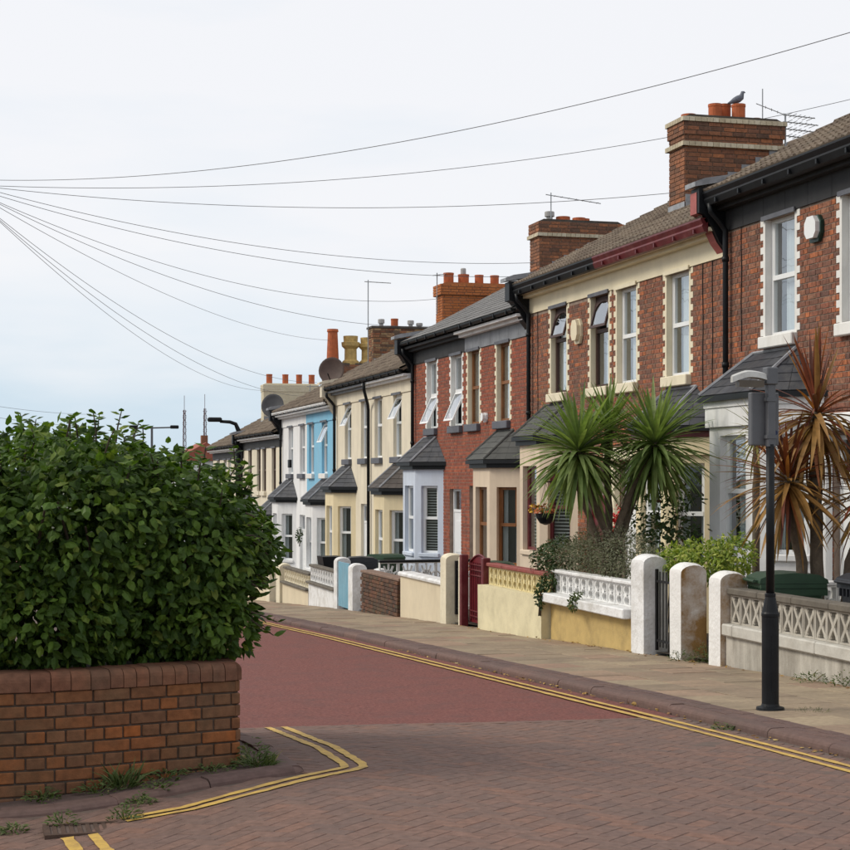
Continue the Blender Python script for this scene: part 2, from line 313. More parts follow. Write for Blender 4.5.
# ------------------------------------------------------------------ the setting: ground, road, pavement
ASPH = paint('red_asphalt', (0.185,0.074,0.063), 0.92, 0.5, 38, 0.9, 240, dirt=(0.12,0.07,0.065), dirt_amt=0.8, dirt_scale=2.2, bdist=0.006, spec=0.2)
JOINT = paint('sandy_paving_joint', (0.11,0.078,0.064), 0.95, 0.2, 6, 0.4)
PAVER = brick_mat('purple_brown_paver', [(0.165,0.105,0.084),(0.145,0.094,0.079),(0.182,0.108,0.084),(0.152,0.099,0.082),(0.192,0.108,0.080),(0.142,0.096,0.082)], mott=0.2, grime=(0.125,0.092,0.08), grime_amt=0.5, grime_scale=1.6)
PAVER_O = brick_mat('purple_brown_paver_single', [(0.165,0.105,0.084),(0.145,0.094,0.079),(0.182,0.108,0.084),(0.152,0.099,0.082),(0.192,0.108,0.080),(0.142,0.096,0.082)], objrand=True, mott=0.2, grime=(0.125,0.092,0.08), grime_amt=0.5, grime_scale=1.6)
SLAB = brick_mat('beige_pink_paving_slab', [(0.29,0.228,0.155),(0.265,0.20,0.14),(0.33,0.26,0.175),(0.245,0.188,0.132),(0.31,0.20,0.142),(0.31,0.245,0.165)], objrand=True, mott=0.14, bump=0.3, grime=(0.165,0.13,0.095), grime_amt=0.85, grime_scale=1.5)
KERBM = brick_mat('purple_kerb_stone', [(0.135,0.085,0.074),(0.118,0.076,0.068),(0.15,0.092,0.076)], objrand=True, mott=0.16, bump=0.3, grime=(0.12,0.085,0.07), grime_amt=0.6, grime_scale=2)
SOIL = paint('dark_soil', (0.045,0.032,0.022), 0.98, 0.3, 6, 0.8, 40)
LAND = paint('far_land', (0.07,0.075,0.045), 0.95, 0.3, 0.05, 0)
YLINE = paint('worn_yellow_line', (0.55,0.36,0.085), 0.75, 0.12, 9, 0.3, dirt=(0.20,0.12,0.07), dirt_amt=0.8, dirt_scale=11, dirt_lo=0.44)
CKO = -0.037                    # the corner kerb is this much lower than the house-side one
KX = 5.58                       # road edge on the house side
LX = 1.84                       # road edge on the planter side
WX = 7.86                       # face of the garden walls
FX = 10.36                      # face of the houses
YJ = 12.5                       # where the asphalt begins

def sheet(mb, xs, ys, zf):
    idx = [[mb.p((x, y, zf(x, y))) for x in xs] for y in ys]
    for j in range(len(ys) - 1):
        for i in range(len(xs) - 1): mb.f.append([idx[j][i], idx[j][i+1], idx[j+1][i+1], idx[j+1][i]])
mb = MB(); ys = [-300,-100,-40] + [k*2.5 for k in range(-8, 41)] + [110,140,200,400,1000,3500]
sheet(mb, [-2500,-400,-60,-10,0,10,40,200,2500], ys, lambda x, y: road_z(y) - 0.16)
solo('ground', mb, LAND, kind='structure')
mb = MB(); sheet(mb, [LX - 0.02 + k*0.3746 for k in range(11)], [YJ + k*0.25 for k in range(5)] + [YJ + k*1.0 for k in range(2, 130)], lambda x, y: road_z(y, x) - 0.006)
road = solo('road', mb, ASPH, kind='structure')
mb = MB(); sheet(mb, [-25, -10, -5] + [-2 + k*0.25 for k in range(24)] + [4.4, KX + 0.02], [-12] + [k*0.5 for k in range(-7, 25)] + [YJ + 0.01], lambda x, y: road_z(y, x) - 0.0055)
junction = solo('paved_junction', mb, JOINT, kind='structure')

# planter and kerb outlines on the corner
PL_PATH = [(-4.2, 9.42), (0.42, 9.42), (1.51, 9.70), (1.53, 14.2)]
KC = [(-6, 9.08), (0.12, 9.08), (0.42, 9.03), (0.75, 9.05), (1.27, 9.22), (LX - 0.06, 9.37), (LX, 9.43), (LX, 16)]      # kerb foot on the corner
def left_of_kerb(x, y):
    """true where the corner pavement lies"""
    if x >= LX: return False
    for (ax, ay), (bx, by) in zip(KC[:6], KC[1:7]):
        if ax <= x <= bx: return y > ay + (by - ay)*(x - ax)/(bx - ax)
    return y > 9.08
# herringbone pavers of the junction
def paver_mesh(nm, m, L=0.1975, W=0.0975):
    q = MB(); c = 0.003
    a = [(-L/2,-W/2,-0.03),(L/2,-W/2,-0.03),(L/2,W/2,-0.03),(-L/2,W/2,-0.03)]
    b_ = [(-L/2,-W/2,-c),(L/2,-W/2,-c),(L/2,W/2,-c),(-L/2,W/2,-c)]
    t = [(-L/2+c,-W/2+c,0),(L/2-c,-W/2+c,0),(L/2-c,W/2-c,0),(-L/2+c,W/2-c,0)]
    A = [q.p(v) for v in a]; B = [q.p(v) for v in b_]; T_ = [q.p(v) for v in t]
    for k in range(4):
        q.f.append([A[k], A[(k+1)%4], B[(k+1)%4], B[k]]); q.f.append([B[k], B[(k+1)%4], T_[(k+1)%4], T_[k]])
    q.f.append(T_); me = q.mesh(nm); me.materials.append(m); return me, q
pav_me, pav_q = paver_mesh('paver', PAVER_O)
u_ = 0.1; ca = math.cos(R(45)); sa = math.sin(R(45)); pavs = []
for i in range(-140, 160):
    for j in range(-140, 200):
        t = (i - j) % 4
        if t == 0: lx, ly, rot = (i + 1.0)*u_, (j + 0.5)*u_, 0.0
        elif t == 3: lx, ly, rot = (i + 0.5)*u_, (j + 1.0)*u_, R(90)
        else: continue
        x = lx*ca - ly*sa + 2.0; y = lx*sa + ly*ca + 3.0
        if not (3.2 < y < YJ - 0.08 and -7.5 < x < KX - 0.07): continue
        if left_of_kerb(x - 0.03, y + 0.03): continue
        pavs.append((x, y, rot + R(45)))
def in_view(x, y):
    yc = 0.965*y + 0.262*x; xc = -0.262*y + 0.965*x
    if yc < 1: return False
    s = 1655 / yc; px = 425 + s*xc; py = 478 + s*(EYE - road_z(y))
    return -6 < px < 856 and py < 858
seen = sorted([p for p in pavs if in_view(p[0], p[1])], key=lambda p: 0.965*p[1] + 0.262*p[0])
near = set(seen[:300]); mb = MB()
for k, (x, y, r) in enumerate(pavs):
    z = road_z(y, x) + random.uniform(-0.0012, 0.0012)
    gx = (road_z(y, x + 0.1) - road_z(y, x - 0.1))/0.2; gy = (road_z(y + 0.1, x) - road_z(y - 0.1, x))/0.2
    up = Vector((-gx + random.gauss(0, 0.003), -gy + random.gauss(0, 0.003), 1))
    M = Matrix.Translation((x, y, z)) @ Vector((0, 0, 1)).rotation_difference(up).to_matrix().to_4x4() @ Matrix.Rotation(r + random.uniform(-0.012, 0.012), 4, 'Z')
    if (x, y, r) in near: inst('paver', pav_me, junction, M)
    else:
        o = len(mb.v); mb.v += [M @ v for v in pav_q.v]; mb.f += [[o + i for i in f] for f in pav_q.f]
part('pavers', mb, PAVER, junction, stuff=True)
# a straight row of pavers edging the asphalt
mb = MB(); x = LX + 0.01
while x < KX - 0.2:
    z = road_z(YJ - 0.02, x + 0.1); mb.T = None
    o = len(mb.v); M = Matrix.Translation((x + 0.1, YJ - 0.04, z + 0.002)) @ Matrix.Rotation(road_slope(YJ), 4, 'X')
    mb.v += [M @ v for v in pav_q.v]; mb.f += [[o + i for i in f] for f in pav_q.f]; x += 0.2
part('edging_pavers', mb, PAVER, junction, stuff=True)

# house-side pavement: kerb stones, paver band, slabs
mb = MB(); sheet(mb, [KX + 0.03, WX + 0.2], [-6 + k*1.5 for k in range(0, 95)], lambda x, y: pave_z(y) - 0.014)
pavement = solo('pavement', mb, paint('pavement_bed', (0.10,0.07,0.045), 0.95, 0.25, 6, 0.4), kind='structure')
def kerb_mesh(L, nm='kerb_stone'):
    q = MB(); W = 0.14; r = 0.045
    prof = [(0, -0.16), (0, KERB - r)] + [(r - r*math.cos(R(a)), KERB - r + r*math.sin(R(a))) for a in (25, 50, 70, 90)] + [(W, KERB), (W, -0.16)]
    q.prism(prof, -L/2, L/2, 'y'); me = q.mesh(nm, False); me.materials.append(KERBM); return me
k_me = kerb_mesh(0.897)
y = 2.0
while y < 70:
    M = Matrix.Translation((KX + random.uniform(-0.006, 0.006), y + 0.45, road_z(y + 0.45) + random.uniform(-0.004, 0.004))) @ Matrix.Rotation(road_slope(y + 0.45), 4, 'X')
    inst('kerb_stone', k_me, pavement, M); y += 0.9
mb = MB(); y = 3.0; PB_O = brick_mat('kerb_band_paver', [(0.13,0.083,0.073),(0.112,0.073,0.067),(0.148,0.09,0.074)], mott=0.16, grime=(0.11,0.08,0.065), grime_amt=0.6, grime_scale=1.5)
while y < 60:
    for c in range(2):
        M = Matrix.Translation((KX + 0.197 + c*0.1, y + 0.1 + c*0.1, pave_z(y + 0.1) + random.uniform(-0.002, 0.002))) @ Matrix.Rotation(road_slope(y), 4, 'X') @ Matrix.Rotation(R(90), 4, 'Z')
        o = len(mb.v); mb.v += [M @ v for v in pav_q.v]; mb.f += [[o + i for i in f] for f in pav_q.f]
    y += 0.2
part('kerb_band_pavers', mb, PB_O, pavement, stuff=True)
def slab_mesh(nm, L, W, m):
    q = MB(); q.cbox(-W/2, W/2, -L/2, L/2, -0.05, 0, 0.004); me = q.mesh(nm); me.materials.append(m); return me
x0s = [KX + 0.355, KX + 0.86, KX + 1.365, KX + 1.87]; ws = [0.495, 0.495, 0.495, 0.40]
sl = {w: slab_mesh('paving_slab', 0.594, w, SLAB) for w in set(ws)}
y = 5.0; row = 0
while y < 50:
    for x0, w in zip(x0s, ws):
        yy = y + 0.3 + (0.3 if x0s.index(x0) % 2 else 0)
        M = Matrix.Translation((x0 + w/2, yy, pave_z(yy) + random.uniform(-0.004, 0.004))) @ Matrix.Rotation(road_slope(yy) + random.uniform(-0.006, 0.006), 4, 'X') @ Matrix.Rotation(random.uniform(-0.006, 0.006), 4, 'Y')
        inst('paving_slab', sl[w], pavement, M)
    y += 0.6
# corner pavement round the planter
mb = MB()
ko = [(-25, 9.18), (-3, 9.18), (0.12, 9.18), (0.42, 9.13), (0.75, 9.15), (1.27, 9.32), (LX - 0.14, 9.45), (LX - 0.10, 9.6), (LX - 0.10, 10.2), (LX - 0.10, 11), (LX - 0.1, 12), (LX - 0.1, 13), (LX - 0.1, 14), (LX - 0.1, 20), (LX - 0.1, 40), (LX - 0.1, 80), (LX - 0.1, 140)]
ki = [(-25, 11), (-3, 9.6), (0.1, 9.6), (0.40, 9.6), (0.70, 9.65), (1.1, 9.8), (1.25, 9.9), (1.25, 10), (1.2, 10.3), (1.2, 11), (1.2, 12), (-3, 13), (-3, 14), (-3, 20), (-3, 40), (-3, 80), (-3, 140)]
for k in range(len(ko) - 1):
    a, b_, c, d = ko[k], ko[k+1], ki[k+1], ki[k]
    mb.poly([(q[0], q[1], road_z(q[1], q[0]) + KERB + CKO - 0.004) for q in (a, b_, c, d)])
corner = solo('corner_pavement', mb, paint('dark_brown_paving', (0.105,0.07,0.06), 0.95, 0.25, 7, 0.7, 120, dirt=(0.07,0.055,0.04), dirt_amt=0.6, dirt_scale=5), kind='structure')
km = kerb_mesh(0.447, 'kerb_stone')
def run_kerb(path, step=0.45):
    for (ax, ay), (bx, by) in zip(path, path[1:]):
        L = math.hypot(bx - ax, by - ay); n = max(1, round(L / step)); dx, dy = (bx - ax)/L, (by - ay)/L
        for k in range(n):
            s = (k + 0.5) * L / n; px, py = ax + dx*s, ay + dy*s
            X = Vector((-dy, dx, 0)); Yv = -Vector((dx, dy, (road_z(by, bx) - road_z(ay, ax)) / L)).normalized(); Z = X.cross(Yv)
            M = Matrix(((X.x, Yv.x, Z.x, px), (X.y, Yv.y, Z.y, py), (X.z, Yv.z, Z.z, road_z(py, px) + CKO + random.uniform(-0.004, 0.004)), (0,0,0,1))) @ Matrix.Diagonal((1, L/n/0.45, 1, 1))
            inst('kerb_stone', km, corner, M)
run_kerb(KC[:7] + [(LX, 10.4), (LX, 11.3), (LX, 12.2), (LX, 13.1), (LX, 16)])
# gardens between walls and houses
mb = MB(); sheet(mb, [WX + 0.1, FX + 0.05], [4 + k*2 for k in range(0, 50)], lambda x, y: pave_z(y) + 0.02)
solo('garden_ground', mb, SOIL, kind='structure')

# double yellow lines
def line_strip(pts, w, nm='yellow_line'):
    mb = MB(); n = len(pts); A = []; B = []
    for k in range(n):
        a = Vector(pts[max(k-1, 0)]); b_ = Vector(pts[min(k+1, n-1)]); d = (b_ - a).normalized(); nn = Vector((-d.y, d.x))
        jit = random.uniform(-0.006, 0.005); q = Vector(pts[k])
        for lst, sgn in ((A, 1), (B, -1)):
            r = q + nn * sgn * (w/2 + jit); lst.append(mb.p((r.x, r.y, road_z(r.y, r.x) + 0.0055)))
    for k in range(n - 1): mb.f.append([A[k], A[k+1], B[k+1], B[k]])
    return solo(nm, mb, YLINE, kind='structure')
def densify(pts, step=0.06):
    out = []
    for (ax, ay), (bx, by) in zip(pts, pts[1:]):
        n = max(1, int(math.hypot(bx-ax, by-ay) / step))
        out += [(ax + (bx-ax)*k/n, ay + (by-ay)*k/n) for k in range(n)]
    return out + [pts[-1]]
for off in (0.22, 0.345):
    line_strip(densify([(KX - off, 5.0 + k*5) for k in range(13)], 0.15), 0.058)
for o_ in (0.0, 0.115):
    path = [(2.15 + o_*1.1, YJ - 0.02), (2.13 + o_, 11.0), (2.12 + o_, 9.66), (2.10 + o_*0.95, 9.52 - o_*0.1), (2.02 + o_*0.9, 9.43 - o_*0.35), (1.45 + o_*0.5, 8.96 - o_*0.85), (1.05 + o_*0.3, 8.68 - o_*0.8), (0.72 + o_*0.2, 8.62 - o_*0.8)]
    line_strip(densify(path), 0.056)
for x in (0.435, 0.56): line_strip(densify([(x, 8.30), (x + 0.03, 7.9), (x + 0.15, 6.0)]), 0.058)

# ------------------------------------------------------------------ houses
def wall_open(mb, s0, s1, z0, z1, opens, depth):
    """wall face at d=0 with rectangular openings and their reveals (local s, d, z)"""
    S = sorted({s0, s1, *[v for o in opens for v in o[:2]]}); Z = sorted({z0, z1, *[v for o in opens for v in o[2:4]]})
    S = [v for v in S if s0 <= v <= s1]; Z = [v for v in Z if z0 <= v <= z1]
    for a, b_ in zip(S, S[1:]):
        for c, d in zip(Z, Z[1:]):
            ms, mz = (a+b_)/2, (c+d)/2
            if any(o[0] < ms < o[1] and o[2] < mz < o[3] for o in opens): continue
            mb.poly([(a,0,c),(b_,0,c),(b_,0,d),(a,0,d)])
    for a, b_, c, d in opens:
        mb.poly([(a,0,c),(a,depth,c),(a,depth,d),(a,0,d)]); mb.poly([(b_,0,c),(b_,depth,c),(b_,depth,d),(b_,0,d)])
        mb.poly([(a,0,d),(a,depth,d),(b_,depth,d),(b_,0,d)]); mb.poly([(a,0,c),(a,depth,c),(b_,depth,c),(b_,0,c)])
def bricks(mb, s0, s1, z0, z1, opens=(), proud=0.006, H=0.075, bond='flemish'):
    """every brick of a wall face, cut round the openings"""
    nrow = int((z1 - z0) / H + 1e-4); j = 0.0068
    for r in range(nrow):
        za, zb = z0 + r*H + j, z0 + (r+1)*H - j; zm = (za+zb)/2
        cuts = sorted((o[0], o[1]) for o in opens if o[2] < zm < o[3])
        s = s0 - (0.17 if r % 2 else 0.0) - 0.002; k = r
        while s < s1:
            L = 0.225 if (bond != 'flemish' or k % 2 == 0) else 0.1125
            segs = [(max(s + j, s0), min(s + L - j, s1))]
            for a, b_ in cuts:
                segs = [q for g in segs for q in ((g[0], min(g[1], a)), (max(g[0], b_), g[1])) if q[1] - q[0] > 0.02]
            for a, b_ in segs:
                if b_ - a > 0.02:
                    p_ = -proud - random.random()*0.003
                    i = [mb.p(q) for q in ((a,0,za),(b_,0,za),(b_,0,zb),(a,0,zb),(a,p_,za),(b_,p_,za),(b_,p_,zb),(a,p_,zb))]
                    mb.f += [[i[4],i[5],i[6],i[7]],[i[0],i[1],i[5],i[4]],[i[1],i[2],i[6],i[5]],[i[2],i[3],i[7],i[6]],[i[3],i[0],i[4],i[7]]]
            s += L; k += 1
def slates(mb, eA, eB, tA, tB, rows, w=0.26, lift=0.012):
    """courses of slates on a facet from eave edge eA-eB up to tA-tB"""
    eA, eB, tA, tB = map(Vector, (eA, eB, tA, tB))
    n = (eB - eA).cross(tA - eA).normalized()
    if n.z < 0: n = -n
    for r in range(rows):
        f0, f1 = r / rows, min(1.0, (r + 1.25) / rows)
        a0, b0 = eA.lerp(tA, f0), eB.lerp(tB, f0); a1, b1 = eA.lerp(tA, f1), eB.lerp(tB, f1)
        L = (b0 - a0).length; m = max(1, round(L / w)); ph = 0.5 if r % 2 else 0.0
        ks = [max(0, min(1, (k - ph) / m)) for k in range(m + 2)]
        for k0, k1 in zip(ks, ks[1:]):
            if k1 - k0 < 0.02: continue
            g = 0.0035 / max(L, 0.3); up = n * (lift + random.uniform(0, 0.005))
            p = [a0.lerp(b0, k0 + g) + up, a0.lerp(b0, k1 - g) + up, a1.lerp(b1, k1 - g) + n*0.003, a1.lerp(b1, k0 + g) + n*0.003]
            i = [mb.p(q) for q in p] + [mb.p(p[0] - n*lift*0.9), mb.p(p[1] - n*lift*0.9)]
            mb.f += [[i[0], i[1], i[2], i[3]], [i[4], i[5], i[1], i[0]]]
def tile_course(mb, x0, z0, pitch, y0, y1, courses, gauge=0.335):
    """interlocking roll tiles in courses rising from the gutter towards +x"""
    c, s = math.cos(pitch), math.sin(pitch)
    n = int((y1 - y0) / 0.0333); ysamp = [y0 + (y1 - y0)*k/n for k in range(n + 1)]
    def prof(y):
        t = ((y / 0.15) % 1.0); return 0.028 * max(0.0, math.sin(math.pi * min(1, t / 0.5))) if t < 0.5 else 0.0
    for k in range(courses):
        d0, d1 = k*gauge, (k+1)*gauge + 0.06; jit = random.uniform(-0.003, 0.003)
        lo = []; hi = []; lip = []
        for y in ysamp:
            h = prof(y); a = 0.036 + h + jit; b_ = 0.008 + h
            lo.append(mb.p((x0 + d0*c - a*s, y, z0 + d0*s + a*c))); hi.append(mb.p((x0 + d1*c - b_*s, y, z0 + d1*s + b_*c)))
            lip.append(mb.p((x0 + d0*c - 0.004*s, y, z0 + d0*s + 0.004*c)))
        for q in range(n): mb.f += [[lo[q], lo[q+1], hi[q+1], hi[q]], [lip[q], lip[q+1], lo[q+1], lo[q]]]

def make_window(house, T, c, zb, w, h, fm, style='rail', surround=None, sill=None, curtain='net', recess=0.082, rail=0.52, room=0.4):
    """window (frame mesh) > pane, sill, surround, curtain, interior, open_sash; local frame T"""
    a, b_ = c - w/2, c + w/2; zt = zb + h; d0, d1 = recess, recess + 0.06; fw = 0.056
    zr = zb + h*rail
    mb = MB(T)
    mb.box(a + 0.002, a + fw, d0, d1, zb + 0.002, zt - 0.002); mb.box(b_ - fw, b_ - 0.002, d0, d1, zb + 0.002, zt - 0.002)
    mb.box(a + fw, b_ - fw, d0, d1, zt - fw, zt - 0.002); mb.box(a + fw, b_ - fw, d0, d1, zb + 0.002, zb + fw)
    if rail: mb.box(a + fw, b_ - fw, d0 - 0.008, d1, zr - 0.032, zr + 0.032)
    if rail and style == 'rail':
        mb.box(a + fw, a + fw + 0.028, d0 + 0.006, d1 - 0.004, zr + 0.033, zt - fw - 0.001); mb.box(b_ - fw - 0.028, b_ - fw, d0 + 0.006, d1 - 0.004, zr + 0.033, zt - fw - 0.001)
    win = part('window', mb, fm, house)
    panes = [(zb + fw, zr - 0.032), (zr + 0.032, zt - fw)] if rail else [(zb + fw, zt - fw)]
    open_k = {'open_top': 1, 'open_bottom': 0, 'arch_top': 1}.get(style, -1)
    for k, (p0, p1) in enumerate(panes):
        if k == open_k:
            ang = R(24 if style != 'arch_top' else 15); hh = p1 - p0; ww0, ww1 = a + fw, b_ - fw
            def T2(q, p1=p1, ang=ang): return T(Vector((q.x, d0 - 0.012 - (p1 - q.z)*math.sin(ang) + q.y*math.cos(ang), p1 - (p1 - q.z)*math.cos(ang) - q.y*math.sin(ang)*0.0)))
            sb = MB(T2); fs = 0.048
            sb.box(ww0, ww0 + fs, 0, 0.04, p0, p1); sb.box(ww1 - fs, ww1, 0, 0.04, p0, p1); sb.box(ww0 + fs, ww1 - fs, 0, 0.04, p1 - fs, p1); sb.box(ww0 + fs, ww1 - fs, 0, 0.04, p0, p0 + fs)
            if style == 'arch_top':
                m_ = (ww0 + ww1)/2; hw = (ww1 - ww0)/2 - fs
                for sg in (-1, 1):
                    arc = [(m_ + sg*hw*math.cos(R(t)), p1 - fs - 0.16 + 0.16*math.sin(R(t))) for t in (0, 25, 50, 75, 90)]
                    sb.prism([(m_, p1 - fs), (m_ + sg*hw, p1 - fs)] + arc[:-1] + [(m_, p1 - fs - 0.004)], 0.004, 0.036, 'y')
            part('open_sash', sb, fm, win)
            gb = MB(T2); gb.poly([(ww0 + fs, 0.02, p0 + fs), (ww1 - fs, 0.02, p0 + fs), (ww1 - fs, 0.02, p1 - fs), (ww0 + fs, 0.02, p1 - fs)]); part('pane', gb, GLASS, win)
        else:
            gb = MB(T); gb.poly([(a + fw, d0 + 0.03, p0), (b_ - fw, d0 + 0.03, p0), (b_ - fw, d0 + 0.03, p1), (a + fw, d0 + 0.03, p1)]); part('pane', gb, GLASS, win)
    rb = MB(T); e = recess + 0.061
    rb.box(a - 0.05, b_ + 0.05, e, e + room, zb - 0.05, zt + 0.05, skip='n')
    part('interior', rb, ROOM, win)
    cb = MB(T); cd = e + 0.06
    if curtain in ('net', 'part', 'pair'):
        n = 26; spans = {'net': [(a, b_)], 'part': [(a + w*0.0, b_ - w*0.22)], 'pair': [(a, a + w*0.3), (b_ - w*0.3, b_)]}[curtain]
        for s0, s1 in spans:
            pts = [(s0 + (s1 - s0)*k/n, cd + 0.014*math.sin(k*1.7 + c) + 0.006*math.sin(k*0.6)) for k in range(n + 1)]
            for (p, dp), (q, dq) in zip(pts, pts[1:]): cb.poly([(p, dp, zb), (q, dq, zb), (q, dq, zt), (p, dp, zt)])
        part('curtain', cb, NET, win, smooth=True)
    elif curtain == 'blind':
        z = zb + 0.02
        while z < zt - 0.02: cb.box(a + 0.02, b_ - 0.02, cd, cd + 0.03, z, z + 0.024); z += 0.062
        part('blind', cb, BLIND, win)
    if sill:
        sm, sh, ov, pr = sill
        sb = MB(T); sb.cbox(a - ov, b_ + ov, -pr, recess - 0.002, zb - sh, zb - 0.001, 0.012); part('sill', sb, sm, win)
    if surround:
        q = 0.014
        for side in (-1, 1):
            sb = MB(T); e0 = a if side < 0 else b_
            lo_, hi_ = (e0 - 0.055, e0 - 0.0) if side < 0 else (e0, e0 + 0.055)
            sb.box(lo_, hi_, -q, 0.004, zb, zt)
            z = zb + 0.02
            while z < zt - 0.06:
                if side < 0: sb.box(lo_ - 0.082, lo_, -q, 0.004, z, z + 0.092)
                else: sb.box(hi_, hi_ + 0.082, -q, 0.004, z, z + 0.092)
                z += 0.186
            e0 = a + 0.003 if side < 0 else b_ - 0.003            # painted jamb lining
            sb.poly([(e0, -q + 0.001, zb + 0.001), (e0, recess, zb + 0.001), (e0, recess, zt - 0.001), (e0, -q + 0.001, zt - 0.001)])
            part('quoin_surround', sb, surround, win)
    return win
def offset_line(pts, d):
    """offset an open plan outline (ends slide along the house face x=FX) outwards"""
    P = [Vector(p) for p in pts]; lines = []
    for a, b_ in zip(P, P[1:]):
        t = (b_ - a).normalized(); n = Vector((t.y, -t.x))
        if n.x > 0 : n = -n if abs(n.x) > 1e-6 else n
        lines.append((a + n*d, t))
    def meet(l1, l2):
        (p, r), (q, s) = l1, l2; den = r.x*s.y - r.y*s.x
        k = ((q.x - p.x)*s.y - (q.y - p.y)*s.x) / den; return p + r*k
    wall = (Vector((FX, 0)), Vector((0, 1)))
    return [meet(lines[0], wall)] + [meet(x, y) for x, y in zip(lines, lines[1:])] + [meet(lines[-1], wall)]
def make_bay(house, c, G, wallm, fm, roofm, fascia, gz, curtains=('net','net','net'), half=1.16, front=0.56, p=0.52, hipm=None, trim=None):
    """bay (canted walls) > bay_roof, roof_slates, fascia, and its windows as parts of the house"""
    E = G - 2.92
    pts = [(FX, c - half), (FX - p, c - front), (FX - p, c + front), (FX, c + half)]
    bay_mb = MB(); wins = []
    zb, zt = G - 4.95, G - 3.40
    for k, (a, b_) in enumerate(zip(pts, pts[1:])):
        A, B = Vector((a[0], a[1], 0)), Vector((b_[0], b_[1], 0)); t = (B - A); L = t.length; t.normalize()
        n = Vector((-t.y, t.x, 0));  n = -n if n.x > 0 else n
        T = frame_T(A, t, n); bay_mb.T = T
        w = 0.46 if k != 1 else 0.78
        wall_open(bay_mb, 0, L, gz, E + 0.06, [(L/2 - w/2, L/2 + w/2, zb, zt)], 0.11)
        wins.append((T, L/2, zb, w, zt - zb, k))
    bay_mb.T = None
    bay_mb.poly([(q[0], q[1], E + 0.06) for q in pts])
    bay = part('bay', bay_mb, wallm, house)
    for T, cc, zb_, w, h, k in wins:
        make_window(house, T, cc, zb_, w, h, fm, 'rail', None, (wallm, 0.09, 0.05, 0.05), curtains[k], recess=0.09, room=0.14)
    # fascia with gutter
    for d0, d1, z0, z1, nm, m in ((0.03, 0.075, E - 0.10, E + 0.03, 'fascia', fascia), (0.078, 0.15, E - 0.015, E + 0.06, 'bay_gutter', BLACKP)):
        i, o = offset_line(pts, d0), offset_line(pts, d1); fb = MB()
        for k in range(3):
            q = [i[k], i[k+1], o[k+1], o[k]]
            fb.prism([(v.x, v.y) for v in q], z0, z1, 'z')
        part(nm, fb, m, bay)
    if trim:
        i, o = offset_line(pts, 0.02), offset_line(pts, 0.055); fb = MB()
        for k in range(3): fb.prism([(v.x, v.y) for v in (i[k], i[k+1], o[k+1], o[k])], E - 0.36, E - 0.105, 'z')
        part('cornice', fb, trim, bay)
    ev = offset_line(pts, 0.13); zE = E + 0.065; zT = G - 2.27
    e3 = [Vector((v.x, v.y, zE)) for v in ev]; e3[0].x = e3[3].x = FX - 0.004
    tn, tf = Vector((FX - 0.004, c - half + 0.62, zT)), Vector((FX - 0.004, c + half - 0.62, zT))
    rb = MB(); rb.poly([e3[0], e3[1], tn]); rb.poly([e3[1], e3[2], tf, tn]); rb.poly([e3[2], e3[3], tf]); rb.poly([e3[0], e3[3], e3[2], e3[1]])
    br = part('bay_roof', rb, roofm, bay)
    sb = MB(); slates(sb, e3[0], e3[1], tn, tn, 5); slates(sb, e3[1], e3[2], tn, tf, 5); slates(sb, e3[2], e3[3], tf, tf, 5)
    part('roof_slates', sb, roofm, bay, stuff=True)
    hb = MB()
    up = Vector((0,0,0.02))
    hb.tube([e3[1] + up, tn + up], 0.028, 6); hb.tube([e3[2] + up, tf + up], 0.028, 6)
    hb.tube([tn + up, tf + up], 0.022, 6)
    part('hip_roll', hb, hipm or LEAD, bay)
    return bay
def gutter_mb(y0, y1, G, kind):
    mb = MB(); x = FX - 0.34
    if kind == 'ogee':
        mb.prism([(FX-0.28,G-0.12),(x,G-0.11),(x-0.035,G-0.03),(x-0.02,G+0.0),(x-0.055,G+0.06),(x-0.055,G+0.085),(FX-0.28,G+0.085)], y0, y1, 'y')
        y = y0 + 0.25
        while y < y1 - 0.1: mb.box(x - 0.05, x - 0.002, y, y + 0.035, G - 0.105, G - 0.045); y += 0.72
    else:
        prof = [(x - 0.055*math.cos(R(t)) , G + 0.055 - 0.075*math.sin(R(t))) for t in range(0, 181, 20)]
        mb.prism(prof, y0, y1, 'y')
        y = y0 + 0.3
        while y < y1 - 0.1: mb.box(x - 0.062, x + 0.06, y, y + 0.03, G - 0.03, G + 0.05); y += 0.8
    return mb
def quoin_opens(op):
    return [(o[0] - 0.056, o[1] + 0.056, o[2], o[3]) for o in op]
PITCH = R(28)
